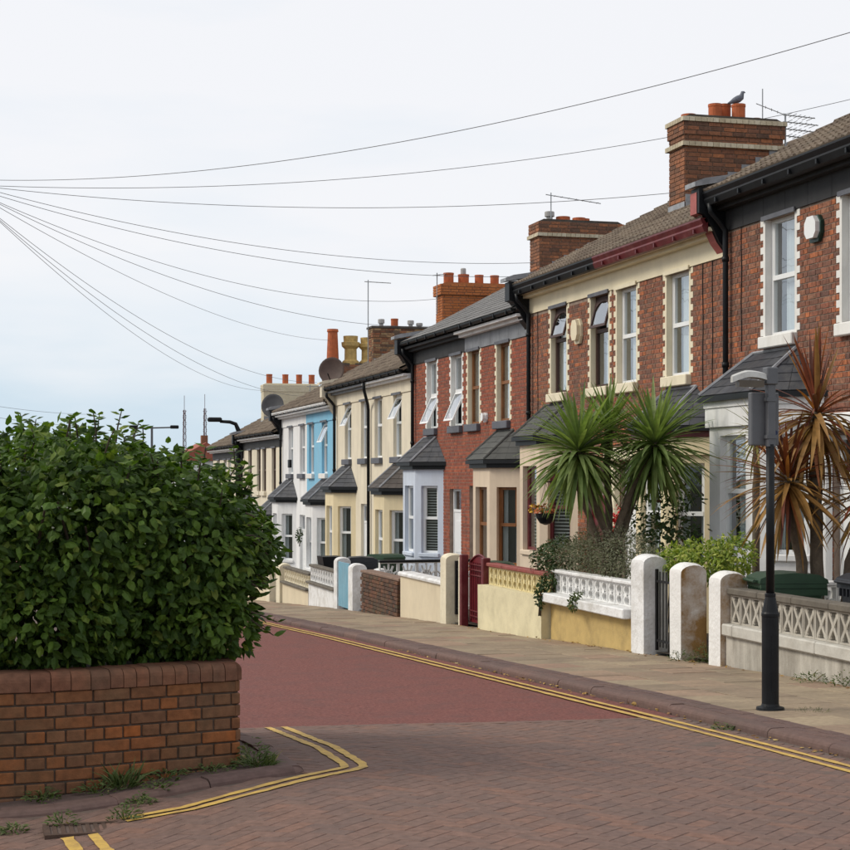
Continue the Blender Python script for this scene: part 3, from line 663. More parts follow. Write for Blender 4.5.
def make_house(label, y0, y1, G, far, o):
    """one dwelling of the terrace between party walls y0..y1; far: bay near the far end"""
    g = lambda k, d=None: o.get(k, d)
    gz = min(pave_z(y0), pave_z(y1)) - 0.25
    h = thing('terraced_house', label, 'house', (FX, (y0 + y1)/2, gz), group='terraced houses along the street')
    L = y1 - y0
    cb_ = y1 - 1.66 if far else y0 + 1.66                  # window over the bay
    cd_ = y1 - 3.72 if far else y0 + 3.72                  # window over the door
    cbay = y1 - 1.50 if far else y0 + 1.52
    dd = y0 + 0.78 if far else y1 - 0.78                   # door
    T = frame_T((FX, 0, 0), (0, 1, 0), (-1, 0, 0))
    zs, zt, w = G - 2.06, G - 0.475, 0.84
    dz0, dz1 = pave_z(dd) + 0.12, pave_z(dd) + 2.65
    op = [(cb_ - w/2, cb_ + w/2, zs, zt), (cd_ - w/2, cd_ + w/2, zs, zt), (dd - 0.46, dd + 0.46, dz0, dz1)]
    mb = MB(T); wall_open(mb, y0, y1, gz, G - 0.0, op, 0.16)
    mb.T = None
    Dp = 8.6
    for yy in (y0 + 0.003, y1 - 0.003):
        mb.poly([(FX, yy, gz), (FX + Dp, yy, gz), (FX + Dp, yy, G), (FX + Dp/2, yy, G + 0.0 + (Dp/2 + 0.3)*math.tan(PITCH)), (FX, yy, G)])
    mb.poly([(FX + Dp, y0, gz), (FX + Dp, y1, gz), (FX + Dp, y1, G), (FX + Dp, y0, G)])
    part('wall', mb, g('wall', MORTAR), h)
    if g('brick'):
        mb = MB(T); bo = quoin_opens(op[:2]) + [op[2], (cbay - 1.1, cbay + 1.1, gz, G - 2.95)]
        bo += [(q[0] - 0.02, q[1] + 0.02, zs - 0.17, zs) for q in op[:2]]
        bricks(mb, y0, y1, gz, G - 0.44, bo); part('brickwork', mb, g('brick'), h, stuff=True)
    # eaves: band, soffit, fascia, gutter
    mb = MB(T)
    if g('boards'):
        s = y0 + 0.004
        while s < y1 - 0.02:
            e = min(s + 0.62, y1 - 0.002); mb.box(s, e - 0.008, -0.03, 0.0, G - 0.455, G - 0.1); s += 0.62
    else: mb.box(y0 + 0.002, y1 - 0.002, -0.03, 0.0, G - 0.455, G - 0.1)
    part('eaves_band', mb, g('band'), h)
    mb = MB(); mb.box(FX - 0.275, FX + 0.02, y0 + 0.001, y1 - 0.001, G - 0.095, G - 0.04); mb.box(FX - 0.16, FX - 0.032, y0 + 0.002, y1 - 0.002, G - 0.16, G - 0.097)
    part('soffit', mb, g('soffit', g('band')), h)
    part('gutter', gutter_mb(y0 + 0.001, y1 - 0.001, G, g('gprof', 'ogee')), g('gutter', BLACKP), h)
    # roof
    x0, z0 = FX - 0.36, G + 0.075; run = FX + Dp/2 - x0; zr = z0 + run*math.tan(PITCH)
    mb = MB(); mb.prism([(x0 + 0.02, z0 - 0.01), (FX + Dp/2, zr - 0.02), (FX + Dp + 0.3, z0 - 0.02), (FX + Dp + 0.3, z0 - 0.10), (FX + Dp/2, zr - 0.12), (x0 + 0.05, z0 - 0.06)], y0 + 0.001, y1 - 0.001, 'y')
    rf = part('roof', mb, TILE if not g('slate') else g('slate'), h)
    mb = MB()
    if g('slate'): slates(mb, (x0, y0, z0), (x0, y1, z0), (FX + Dp/2, y0, zr), (FX + Dp/2, y1, zr), 20, w=0.3, lift=0.014); part('roof_slates', mb, g('slate'), h, stuff=True)
    else: tile_course(mb, x0, z0, PITCH, y0, y1, int(run/math.cos(PITCH)/0.335)); part('roof_tiles', mb, TILE, h, stuff=True)
    mb = MB(); yy = y0
    while yy < y1 - 0.05:
        e = min(yy + 0.45, y1); mb.tube([(FX + Dp/2, yy + 0.004, zr - 0.03), (FX + Dp/2, e - 0.004, zr - 0.03)], 0.13, 10); yy = e
    part('ridge_tiles', mb, TILE, h, stuff=True)
    # upper windows
    st = g('style', 'rail'); sur = g('surround'); sm = g('sill', SILLGREY)
    wf = g('frame', WHITE)
    for q, (cc, cu) in enumerate(((cb_, g('cur', ('net', 'part'))[0]), (cd_, g('cur', ('net', 'part'))[1]))):
        make_window(h, T, cc, zs, w, zt - zs, wf, st if isinstance(st, str) else st[q], sur, (sm, 0.16, 0.06, 0.10), cu, rail=g('rail', 0.5))
        lb = MB(T); lb.box(cc - w/2 - 0.05, cc + w/2 + 0.05, -0.055, -0.032, zt - 0.012, zt + 0.05); part('drip_strip', lb, g('lintel', SILLGREY), h)
    # door
    mb = MB(T); fr = g('door', WHITE)
    mb.box(dd - 0.455, dd - 0.40, 0.08, 0.14, dz0, dz1 - 0.004); mb.box(dd + 0.40, dd + 0.455, 0.08, 0.14, dz0, dz1 - 0.004); mb.box(dd - 0.40, dd + 0.40, 0.08, 0.14, dz1 - 0.06, dz1 - 0.004)
    mb.box(dd - 0.40, dd + 0.40, 0.08, 0.14, dz0 + 2.0, dz0 + 2.06); mb.box(dd - 0.398, dd + 0.398, 0.095, 0.13, dz0 + 0.02, dz0 + 1.998)
    for q in (0.2, 1.1): mb.box(dd - 0.28, dd + 0.28, 0.08, 0.094, dz0 + q, dz0 + q + 0.7)
    door = part('door', mb, fr, h)
    mb = MB(T); mb.poly([(dd - 0.40, 0.11, dz0 + 2.06), (dd + 0.40, 0.11, dz0 + 2.06), (dd + 0.40, 0.11, dz1 - 0.06), (dd - 0.40, 0.11, dz1 - 0.06)]); part('pane', mb, GLASS, door)
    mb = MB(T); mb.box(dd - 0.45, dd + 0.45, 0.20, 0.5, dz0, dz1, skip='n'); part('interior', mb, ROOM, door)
    mb = MB(T); mb.box(dd - 0.6, dd + 0.6, -0.35, 0.12, dz0 - 0.4, dz0 - 0.004); part('doorstep', mb, STONEW, h)
    if g('portico'):
        mb = MB(T)
        for sd in (-1, 1): mb.cbox(dd + sd*0.56 - 0.09, dd + sd*0.56 + 0.09, -0.12, 0.0, dz0, dz1 + 0.05, 0.015)
        mb.cbox(dd - 0.75, dd + 0.75, -0.2, 0.0, dz1 + 0.052, dz1 + 0.26, 0.02); part('door_surround', mb, g('portico'), h)
    make_bay(h, cbay, G, g('bay'), g('bframe', wf), g('broof', SLATE), g('bfascia', BLACKP), gz, g('bcur', ('pair', 'part', 'net')), hipm=g('hip'), trim=g('trim'), **g('bsize', {}))
    # step corbel and downpipe at the far end of a pair
    if far and g('corbel'):
        zc = G + 0.16
        prof = [(FX + 0.3, G - 0.75), (FX - 0.004, G - 0.78), (FX - 0.05, G - 0.70), (FX - 0.13, G - 0.60), (FX - 0.22, G - 0.42), (FX - 0.31, G - 0.28), (FX - 0.36, G - 0.22), (FX - 0.44, G - 0.20), (FX - 0.44, zc), (FX + 0.3, zc + 0.12)]
        mb = MB(); mb.prism(prof, y1 - 0.05, y1 + 0.22, 'y'); cbl = part('corbel', mb, g('corbel'), h)
        if g('corbel_edge'):
            mb = MB(); e = [(FX + 0.0, G - 0.785)] + [(p_[0] - 0.008, p_[1] - 0.004) for p_ in prof[2:8]] + [(FX - 0.448, zc - 0.06)]
            for a, b_ in zip(e, e[1:]): mb.poly([(a[0], y1 + 0.02, a[1]), (a[0], y1 + 0.235, a[1]), (b_[0], y1 + 0.235, b_[1]), (b_[0], y1 + 0.02, b_[1])])
            part('corbel_edge', mb, g('corbel_edge'), cbl)
        mb = MB(); mb.prism([(FX - 0.52, zc + 0.002), (FX + 0.28, zc + 0.16), (FX + 0.28, zc + 0.24), (FX - 0.36, zc + 0.13), (FX - 0.52, zc + 0.07)], y1 - 0.09, y1 + 0.26, 'y'); part('cap_stone', mb, g('cap', LEAD), cbl)
        yy = y1 - 0.16
        mb = MB(); mb.tube([(FX - 0.33, yy, G - 0.08), (FX - 0.31, yy, G - 0.2), (FX - 0.16, yy, G - 0.36), (FX - 0.085, yy, G - 0.46), (FX - 0.085, yy, G - 0.6), (FX - 0.085, yy, gz)], 0.042, 8)
        for zz in (G - 0.9, G - 2.4, G - 4.0): mb.lathe([(0.054, 0), (0.054, 0.07)], 8, (FX - 0.085, yy, zz))
        part('downpipe', mb, BLACKP, h, smooth=True)
    return h
def make_chimney(house, ym, G, brick, top=2.5, x0=FX + 1.45, x1=FX + 3.3, th=0.64, bands=(), cap=0.0, pots=(), capm=None, corb=0.03, mortar=None):
    """chimney stack > brickwork, band_bricks, flashing, pot"""
    ya, yb = ym - 0.05, ym - 0.05 + th; zb = G + (x0 - FX)*math.tan(PITCH) - 0.1; zt = G + top
    mb = MB(); mb.box(x0, x1, ya, yb, zb, zt); mb.box(x0 - corb*0.8, x1 + corb*0.8, ya - corb*0.8, yb + corb*0.8, zt - 0.30, zt - 0.003)
    ch = part('chimney', mb, mortar or MORTAR, house)
    mb = MB()
    faces = [((x0, ya, 0), (1,0,0), (0,-1,0), x1 - x0), ((x0, yb, 0), (0,-1,0), (-1,0,0), th), ((x1, ya, 0), (0,1,0), (1,0,0), th), ((x1, yb, 0), (-1,0,0), (0,1,0), x1 - x0)]
    bb = MB()
    for o_, t, n, L in faces:
        mb.T = frame_T(o_, t, n); bricks(mb, 0, L, zt - 0.30 - math.ceil((zt - 0.30 - zb)/0.075)*0.075, zt - 0.30, (), 0.012, bond='s')
        o2 = Vector(o_) + Vector(n)*corb - Vector(t)*corb; mb.T = frame_T(o2, t, n)
        bricks(mb, 0, L + 2*corb, zt - 0.30, zt, (), 0.008, bond='s')
        for z in bands:
            bb.T = frame_T(Vector(o_) + Vector(n)*(corb + 0.03) - Vector(t)*(corb + 0.03), t, n); k = 0.0; LL = L + 2*(corb + 0.03)
            while k < LL - 0.04: bb.box(k + 0.004, min(k + 0.106, LL), -0.006, 0.10, zt - z - 0.075, zt - z); k += 0.11
    part('brickwork', mb, brick, ch, stuff=True)
    if bands: part('band_bricks', bb, BR_PALE, ch, stuff=True)
    mb = MB(); mb.prism([(x0 - 0.02, zt + 0.001), (x1 + 0.02, zt + 0.001), (x1 - 0.1, zt + 0.055), (x0 + 0.1, zt + 0.055)], ya + 0.01, yb - 0.01, 'y')
    if cap: mb.box(x0 - 0.07, x1 + 0.07, ya - 0.07, yb + 0.07, zt + 0.002, zt + cap)
    part('cap', mb, capm or DARKCAP, ch)
    mb = MB(); n = 7
    for k in range(n):
        xa = x0 + (x1 - x0)*k/n; xb = x0 + (x1 - x0)*(k+1)/n - 0.004; zz = G + 0.075 + (xb - FX + 0.36)*math.tan(PITCH)
        mb.box(xa, xb, ya - 0.026, ya - 0.014, zz - 0.35, zz + 0.12)
    zz = G + 0.075 + (x0 - FX + 0.36)*math.tan(PITCH); mb.box(x0 - 0.026, x0 - 0.014, ya - 0.02, yb + 0.02, zz - 0.2, zz + 0.13)
    part('flashing', mb, LEAD, ch)
    for (px, py, r, hgt, kind) in pots:
        mb = MB(); o_ = (px, ya + th*py, zt + 0.01); m = POT_R
        if kind == 'stub': prof = [(r*1.05, 0), (r*1.05, hgt*0.5), (r, hgt*0.55), (r, hgt), (r*0.8, hgt), (r*0.8, hgt*0.4)]; m = DARKCAP if hgt < 0.1 else POT_R
        elif kind == 'cyl': prof = [(r*0.98, 0), (r, 0.02), (r, hgt - 0.05), (r*1.06, hgt - 0.045), (r*1.06, hgt), (r*0.85, hgt), (r*0.85, hgt*0.5)]
        elif kind == 'tall': prof = [(r*1.25, 0), (r*1.2, 0.1), (r*0.95, hgt - 0.12), (r*1.12, hgt - 0.1), (r*1.05, hgt), (r*0.8, hgt), (r*0.8, hgt*0.6)]
        elif kind == 'crown': prof = [(r*1.1, 0), (r*1.1, 0.12), (r*0.8, 0.2), (r*0.78, hgt*0.55), (r*1.15, hgt*0.65), (r*1.2, hgt*0.78), (r*0.9, hgt*0.8), (r*0.95, hgt), (r*0.7, hgt), (r*0.7, hgt*0.5)]; m = POT_Y
        else: prof = [(r*0.7, 0), (r*0.7, hgt*0.55), (r*1.1, hgt*0.56), (r*1.1, hgt*0.95), (r*0.9, hgt)]; m = POT_G
        mb.lathe(prof, 16, o_); part('chimney_pot', mb, m, ch, smooth=False)
    return ch

GH = {0: EYE + 3.97, 2: EYE + 3.62, 4: EYE + 3.22, 6: EYE + 2.60, 8: EYE + 2.20, 10: EYE + 1.56, 12: EYE + 1.25}
BR = [13.05, 17.38, 21.70, 26.02, 30.36, 34.72, 39.12, 43.66, 48.20, 52.66, 57.15, 61.5, 65.8, 70.1, 74.5]
brk = dict(wall=MORTAR, corbel=BLACKP)
H = []
H.append(make_house('red brick house at the near end, mostly beyond the frame', BR[0], BR[1], GH[0], False, dict(brk, brick=BR_MIX, surround=STONEW, sill=STONEW, band=BLACKT, boards=1, gutter=BLACKP, bay=WHITER, trim=WHITER, portico=WHITER)))
H.append(make_house('red brick house with white quoins, black eaves and white bay behind red palm', BR[1], BR[2], GH[0], True, dict(brk, brick=BR_MIX, surround=STONEW, sill=STONEW, band=BLACKT, boards=1, gutter=BLACKP, bay=WHITER, trim=WHITER, corbel_edge=paint('pink_red_paint', (0.36,0.10,0.09), 0.6, 0.2, 6, 0.2, dirt=(0.5,0.3,0.28), dirt_amt=0.5), hip=LEAD, bfascia=WHITER, portico=WHITER, cur=('part', 'net'), bsize=dict(half=1.25, front=0.72, p=0.62))))
H.append(make_house('red brick house with cream quoins and dark red gutter behind green palms', BR[2], BR[3], GH[2], False, dict(brk, brick=BR_MIX, surround=STONEC, sill=STONEC, band=CREAM, soffit=CREAM, lintel=STONEC, gutter=DARKRED, bay=YELLOW, bfascia=DARKRED, trim=YELLOW, portico=CREAM, cur=('part', 'part'))))
H.append(make_house('red brick house with arched brown top lights and cream alarm box', BR[3], BR[4], GH[2], True, dict(brk, brick=BR_MIX, surround=STONEC, sill=STONEC, frame=DARKBROWN, style='arch_top', rail=0.62, band=CREAM, soffit=CREAM, gutter=BLACKP, bay=BUFF, bframe=DARKRED, broof=FELT, hip=FELT, bcur=('blind','blind','blind'), door=DARKRED)))
H.append(make_house('red brick house with tan window frames, grey eaves panels and buff bay', BR[4], BR[5], GH[4], False, dict(brk, brick=BR_RED, surround=STONEC, sill=SILLGREY, frame=WOODBROWN, band=GREYP, boards=1, soffit=WHITER, gutter=BLACKP, gprof='round', slate=SLATE_G, bay=BUFF, bframe=WOODBROWN, broof=FELT, hip=FELT, cur=('net', 'net'))))
H.append(make_house('red brick house with pale blue bay and bottom-opening white windows', BR[5], BR[6], GH[4], True, dict(brk, brick=BR_RED, surround=STONEW, sill=SILLGREY, style='open_bottom', band=BLACKT, gutter=BLACKP, gprof='round', slate=SLATE_G, bay=PALEBLUE, bcur=('blind','blind','blind'))))
H.append(make_house('pale cream rendered house with brown slated bay roof and open top lights', BR[6], BR[7], GH[6], False, dict(wall=CREAM2, sill=SILLGREY, style=('open_top', 'rail'), rail=0.55, band=CREAM2, soffit=WHITER, gutter=BLACKP, gprof='round', bay=YELLOW, broof=SLATE_B)))
H.append(make_house('cream rendered house with pale yellow bay beside the blue house', BR[7], BR[8], GH[6], True, dict(wall=CREAM2, corbel=CREAM2, cap=CREAM2, sill=SILLGREY, style=('open_top', 'rail'), rail=0.55, band=CREAM2, soffit=GREYP, gutter=BLACKP, gprof='round', bay=YELLOW)))
H.append(make_house('sky blue rendered house with white ground floor bay', BR[8], BR[9], GH[8], False, dict(wall=BLUER, sill=STONEW, band=BLUER, soffit=WHITER, gutter=WHITER, gprof='round', bay=WHITER, style=('open_top', 'rail'), rail=0.55)))
H.append(make_house('white rendered house beyond the blue one', BR[9], BR[10], GH[8], True, dict(wall=WHITER, corbel=BLACKP, sill=SILLGREY, band=WHITER, soffit=WHITER, gutter=WHITER, gprof='round', bay=WHITER, style='rail', rail=0.55)))
H.append(make_house('cream house with black boarded eaves beyond the white house', BR[10], BR[11], GH[10], False, dict(wall=CREAM2, sill=CREAM2, band=BLACKT, soffit=WHITER, gutter=BLACKP, gprof='round', bay=CREAM2, frame=DARKBROWN)))
H.append(make_house('cream house with black eaves beside the black street lamp', BR[11], BR[12], GH[10], True, dict(wall=CREAM2, corbel=BLACKP, sill=CREAM2, band=BLACKT, soffit=WHITER, gutter=BLACKP, gprof='round', bay=CREAM2, frame=DARKBROWN)))
H.append(make_house('far house with brown roof just above the bush', BR[12], BR[13], GH[12], False, dict(wall=CREAM2, sill=CREAM2, band=BLACKT, soffit=WHITER, gutter=BLACKP, gprof='round', bay=CREAM2)))
H.append(make_house('farthest house of the terrace', BR[13], BR[14], GH[12], True, dict(wall=CREAM2, sill=CREAM2, band=BLACKT, soffit=WHITER, gutter=BLACKP, gprof='round', bay=CREAM2)))
C0 = FX + 1.45
make_chimney(H[0], BR[1], GH[0], BR_CHIM, 2.5, bands=(0.0, 0.42), pots=[(12.3, .5, .12, .3, 'cyl'), (12.9, .5, .12, .3, 'cyl')])
make_chimney(H[3], BR[3], GH[2], BR_CHIM, 2.52, x0=FX + 1.28, x1=FX + 3.1, bands=(0.0, 0.42), pots=[(11.85, .5, .13, .1, 'stub'), (12.33, .45, .115, .30, 'cyl'), (12.57, .7, .12, .34, 'cyl'), (12.71, .25, .115, .29, 'cyl'), (13.1, .5, .11, .1, 'stub')])
make_chimney(H[5], BR[5], GH[4], BR_CHIM, 2.47, x0=C0 + .25, x1=FX + 3.65, bands=(0.26,), pots=[(12.4, .5, .10, .26, 'vent'), (12.72, .5, .16, .15, 'stub'), (13.1, .5, .15, .14, 'stub'), (13.25, .5, .10, .13, 'stub')])
make_chimney(H[7], BR[7], GH[6], BR_ORANGE, 2.72, x0=C0 + .55, x1=FX + 4.1, corb=0.07, capm=BR_ORANGE, pots=[(12.62, .5, .14, .33, 'cyl'), (13.05, .5, .15, .30, 'cyl'), (13.5, .5, .12, .30, 'cyl'), (13.95, .5, .12, .30, 'cyl'), (13.1, .8, .07, .5, 'vent')])
make_chimney(H[9], BR[9], GH[8], BR_YEL, 2.70, x0=C0 + .75, x1=FX + 4.2, cap=0.07, bands=(), pots=[(12.9, .5, .10, .32, 'vent'), (13.35, .5, .12, .34, 'cyl'), (13.9, .5, .10, .30, 'vent'), (14.2, .5, .10, .22, 'vent')])
make_chimney(H[11], BR[11], GH[10], BR_CHIM, 2.75, x0=C0 + 1.0, x1=FX + 4.4, pots=[(13.15, .5, .20, 1.35, 'tall'), (13.85, .5, .30, 1.1, 'crown'), (14.5, .5, .28, 1.05, 'crown')])
make_chimney(H[13], BR[13], GH[12], BR_CREAM, 2.75, x0=C0 + .1, x1=FX + 3.9, mortar=CREAM, capm=CREAM, pots=[(12.2, .5, .13, .45, 'cyl'), (12.9, .5, .13, .45, 'cyl'), (13.5, .5, .13, .45, 'cyl'), (14.05, .5, .13, .45, 'cyl')])
# swan-neck pipe on the cream pair
mb = MB(); yy = BR[7] + 0.02
mb.tube([(FX - .33, yy - .5, GH[6] - .05), (FX - .31, yy - .5, GH[6] - .25), (FX - .1, yy - .05, GH[6] - .62), (FX - .075, yy, GH[6] - .75), (FX - .075, yy, pave_z(yy))], 0.042, 8)
part('downpipe', mb, BLACKP, H[7], smooth=True)

# thin cables clipped to the brick
for hh, yy, z0_, z1_ in ((H[2], BR[2] + 0.42, GH[2] - 0.45, GH[2] - 3.2), (H[2], BR[2] + 0.75, GH[2] - 0.45, GH[2] - 2.9), (H[1], BR[2] - 0.52, GH[0] - 0.45, GH[0] - 2.2), (H[3], BR[4] - 0.5, GH[2] - 0.45, GH[2] - 2.4)):
    mb = MB(); mb.tube([(FX - 0.016, yy + 0.01*math.sin(k*1.3), z0_ + (z1_ - z0_)*k/10) for k in range(11)], 0.007, 5); part('cable', mb, BLACKP, hh)
# ------------------------------------------------------------------ garden walls, pillars and gates
OCHRE = paint('ochre_painted_render', (0.50,0.36,0.14), 0.8, 0.1, 5, 0.8, 50, dirt=(0.22,0.16,0.075), dirt_amt=0.75, dirt_scale=2.4)
BASEW = paint('stained_white_render', (0.50,0.47,0.41), 0.85, 0.12, 5, 0.8, 50, dirt=(0.13,0.11,0.085), dirt_amt=0.9, dirt_scale=2.6, streak=True, dirt_lo=0.42)
LEDGE = paint('grey_stone_ledge', (0.50,0.48,0.43), 0.85, 0.12, 6, 0.6, 60, dirt=(0.26,0.23,0.18), dirt_amt=0.6, dirt_scale=5)
DARKCOPE = paint('dark_weathered_coping', (0.12,0.105,0.085), 0.9, 0.25, 6, 0.6, 50, dirt=(0.24,0.21,0.16), dirt_amt=0.5, dirt_scale=6)
BLOCKW = paint('aged_white_block', (0.43,0.40,0.345), 0.85, 0.12, 7, 0.5, 60, dirt=(0.24,0.20,0.15), dirt_amt=0.65, dirt_scale=6, objrand=0.06)
BLOCKP = paint('white_painted_block', (0.74,0.74,0.73), 0.75, 0.07, 7, 0.4, 60, dirt=(0.4,0.38,0.33), dirt_amt=0.4, dirt_scale=6, objrand=0.03)
BLOCKY = paint('pale_yellow_block', (0.66,0.56,0.30), 0.75, 0.07, 7, 0.4, 60, dirt=(0.34,0.27,0.14), dirt_amt=0.4, dirt_scale=6, objrand=0.03)
PILW = paint('white_pillar_paint', (0.75,0.75,0.75), 0.75, 0.07, 4, 0.9, 22, dirt=(0.30,0.27,0.21), dirt_amt=0.65, dirt_scale=3.2, dirt_lo=0.44, bdist=0.012)
PILC = paint('cream_pillar_paint', (0.72,0.65,0.49), 0.75, 0.07, 4, 0.9, 22, dirt=(0.40,0.34,0.24), dirt_amt=0.5, dirt_scale=3.2, bdist=0.012)
LICH = paint('lichened_pillar_stone', (0.74,0.73,0.71), 0.8, 0.08, 4, 0.9, 22, dirt=(0.29,0.165,0.055), dirt_amt=1.0, dirt_scale=2.6, bdist=0.012, dirt_lo=0.27, dirt_face=True)
CREAMW = paint('cream_wall_render', (0.68,0.61,0.40), 0.8, 0.06, 3, 0.6, 45, dirt=(0.40,0.35,0.22), dirt_amt=0.6, dirt_scale=2.6, dirt_lo=0.43)
CREAMW2 = paint('buff_wall_render', (0.66,0.57,0.41), 0.8, 0.06, 3, 0.6, 45, dirt=(0.42,0.35,0.24), dirt_amt=0.45, dirt_scale=2.0, streak=True)
REDCOPE = paint('dull_red_coping', (0.24,0.055,0.045), 0.7, 0.2, 5, 0.4, dirt=(0.36,0.16,0.12), dirt_amt=0.5, dirt_scale=4)
GATERED = paint('deep_red_gate_paint', (0.13,0.008,0.014), 0.4, 0.2, 4, 0.1, dirt=(0.22,0.05,0.05), dirt_amt=0.4, dirt_scale=5)
BLUEG = paint('faded_blue_gate_paint', (0.16,0.34,0.44), 0.6, 0.12, 4, 0.2, dirt=(0.3,0.42,0.48), dirt_amt=0.4)
IRON = paint('black_iron', (0.010,0.010,0.011), 0.5, 0.2, 6, 0.1)
BR_DARK = brick_mat('mossy_dark_brick', [(0.11,0.055,0.038),(0.06,0.042,0.034),(0.15,0.068,0.042),(0.085,0.062,0.042),(0.17,0.075,0.042)], objrand=True, grime=(0.085,0.075,0.045), grime_amt=0.6, grime_scale=3)

def bar2(mb, pts, wd, d0, d1):
    """flat bar following pts (s,z), thickness d0..d1 in depth"""
    for (a, b_), (c, d) in zip(pts, pts[1:]):
        t = Vector((c - a, d - b_)); L = t.length; t /= L; n = Vector((-t.y, t.x)) * wd/2; e = t * min(0.004, L*0.2)
        mb.prism([(a - e.x + n.x, b_ - e.y + n.y), (c + e.x + n.x, d + e.y + n.y), (c + e.x - n.x, d + e.y - n.y), (a - e.x - n.x, b_ - e.y - n.y)], d0, d1, 'x')
def block_mesh(kind, w, h, m):
    mb = MB(); D = 0.125; f = 0.018
    mb.box(0, D, 0.001, f, 0, h); mb.box(0, D, w - f, w - 0.001, 0, h); mb.box(0.002, D - 0.002, f, w - f, 0, f); mb.box(0.002, D - 0.002, f, w - f, h - f, h)
    cx, cz = w/2, h/2
    if kind == 'petal':
        bar2(mb, [(f, f), (w - f, h - f)], 0.036, 0.006, D - 0.006); bar2(mb, [(f, h - f), (w - f, f)], 0.036, 0.0075, D - 0.0075)
        for sg in (-1, 1):
            arc = [(cx + sg*(w/2 - f)*abs(math.cos(t))**1.6*0.62, cz + (h/2 - f)*math.sin(t)) for t in [R(k) for k in range(-90, 91, 22)]]
            arc = [(cx + sg*((w/2 - f)*0.50*abs(z - cz)/(h/2) + 0.018), z) for (_, z) in arc]
            bar2(mb, arc, 0.024, 0.011, D - 0.011)
        mb.prism([(cx - 0.03, cz), (cx, cz - 0.045), (cx + 0.03, cz), (cx, cz + 0.045)], 0.004, D - 0.004, 'x')
    elif kind == 'loop':
        for zc in (h*0.26, h*0.74):
            for sg in (-1, 1):
                arc = [(cx + sg*(w*0.36)*math.cos(R(t)), zc + h*0.235*math.sin(R(t))) for t in range(-90, 91, 18)]
                bar2(mb, arc, 0.030, 0.006 + 0.001*sg, D - 0.006)
        bar2(mb, [(f, cz - 0.0), (cx - 0.018, cz)], 0.030, 0.010, D - 0.01); bar2(mb, [(cx + 0.018, cz), (w - f, cz)], 0.030, 0.010, D - 0.01)
        mb.prism([(cx - 0.02, cz), (cx, cz - 0.04), (cx + 0.02, cz), (cx, cz + 0.04)], 0.003, D - 0.003, 'x')
        for (a, b_) in ((f, f), (w - f, f), (f, h - f), (w - f, h - f)): bar2(mb, [(a, b_), (a + (cx - a)*0.45, b_ + (cz - b_)*0.20)], 0.022, 0.012, D - 0.012)
    else:   # fan
        for t in (-62, -31, 0, 31, 62):
            q = 0.006 + 0.0009*(t + 70)/30
            bar2(mb, [(cx, f), (cx + math.sin(R(t))*w*0.46, f + math.cos(R(t))*(h - 2*f)*0.96)], 0.018, q, D - q)
        arc = [(cx + math.sin(R(t))*w*0.30, f + math.cos(R(t))*h*0.5) for t in range(-80, 81, 20)]
        bar2(mb, arc, 0.016, 0.003, D - 0.003)
    me = mb.mesh('screen_block'); me.materials.append(m); return me
def screen_row(parent, x, ya, yb, z, w, h, kind, m):
    n = max(1, round((yb - ya) / w)); ww = (yb - ya) / n; me = block_mesh(kind, ww - 0.006, h, m)
    for k in range(n):
        inst('screen_block', me, parent, Matrix.Translation((x + random.uniform(-0.003, 0.003), ya + k*ww + 0.003, z)) @ Matrix.Rotation(random.uniform(-0.006, 0.006), 4, 'X'))
def lumpy(mb, amt, sc=5):
    for k, v in enumerate(mb.v):
        n = noise.noise_vector(v*sc); mb.v[k] = v + n*amt
def grid_box(mb, x0, x1, y0, y1, z0f, z1f, seg=0.25):
    """box whose bottom and top follow z0f(y), z1f(y)"""
    n = max(1, int((y1 - y0)/seg)); P = []
    for k in range(n + 1):
        y = y0 + (y1 - y0)*k/n; a, b_ = z0f(y), z1f(y)
        P.append([mb.p((x0, y, a)), mb.p((x0, y, b_)), mb.p((x1, y, b_)), mb.p((x1, y, a))])
    for A, B in zip(P, P[1:]):
        for j in range(3): mb.f.append([A[j], A[j+1], B[j+1], B[j]])
    mb.f.append(P[0][::-1]); mb.f.append(P[-1])
def base_z(y): return pave_z(y) - 0.06
def screen_wall(label, ya, yb, top, h, w, kind, bm, lowm, ledm, copm, cope=0.06, led=(0.12, 0.10), low_out=0.0, led_joint=0.9):
    """garden_wall > lower_wall (rendered), ledge, screen_block..., coping"""
    zt = EYE + top; t = thing('garden_wall', label, 'wall', (WX, (ya+yb)/2, base_z((ya+yb)/2)), group='front garden walls')
    zb = zt - cope - h
    zl = zb - (led[0] if ledm else 0)
    mb = MB(); grid_box(mb, WX - low_out, WX + 0.22, ya, yb, base_z, lambda y: zl - 0.001 if ledm else zb - 0.001)
    if low_out:
        lumpy(mb, 0.006, 2)
    part('lower_wall', mb, lowm, t)
    if ledm:
        y = ya
        while y < yb - 0.02:
            e = min(y + led_joint, yb); q = MB(); q.cbox(WX - led[1], WX + 0.225, y + 0.002, e - 0.002, zl, zb - 0.002, 0.014); lumpy(q, 0.003, 6); part('ledge_slab', q, ledm, t); y = e
    screen_row(t, WX + 0.05, ya + 0.01, yb - 0.01, zb, w, h, kind, bm)
    y = ya
    while y < yb - 0.02:
        e = min(y + 0.75, yb); q = MB(); q.cbox(WX + 0.005, WX + 0.19, y + 0.0015, e - 0.0015, zt - cope + 0.002, zt, 0.012); lumpy(q, 0.003, 6); part('coping_slab', q, copm, t); y = e
    return t
screen_wall('stained white garden wall with petal screen blocks behind the black sign post', 9.0, 16.46, -1.19, 0.31, 0.235, 'petal', BLOCKW, BASEW, LEDGE, DARKCOPE, 0.075, (0.13, 0.06))
screen_wall('ochre garden wall with white ledge and white screen blocks below the palms', 19.06, 22.12, -1.29, 0.275, 0.25, 'loop', BLOCKP, OCHRE, PILW, PILW, 0.05, (0.13, 0.15), led_joint=3.2)
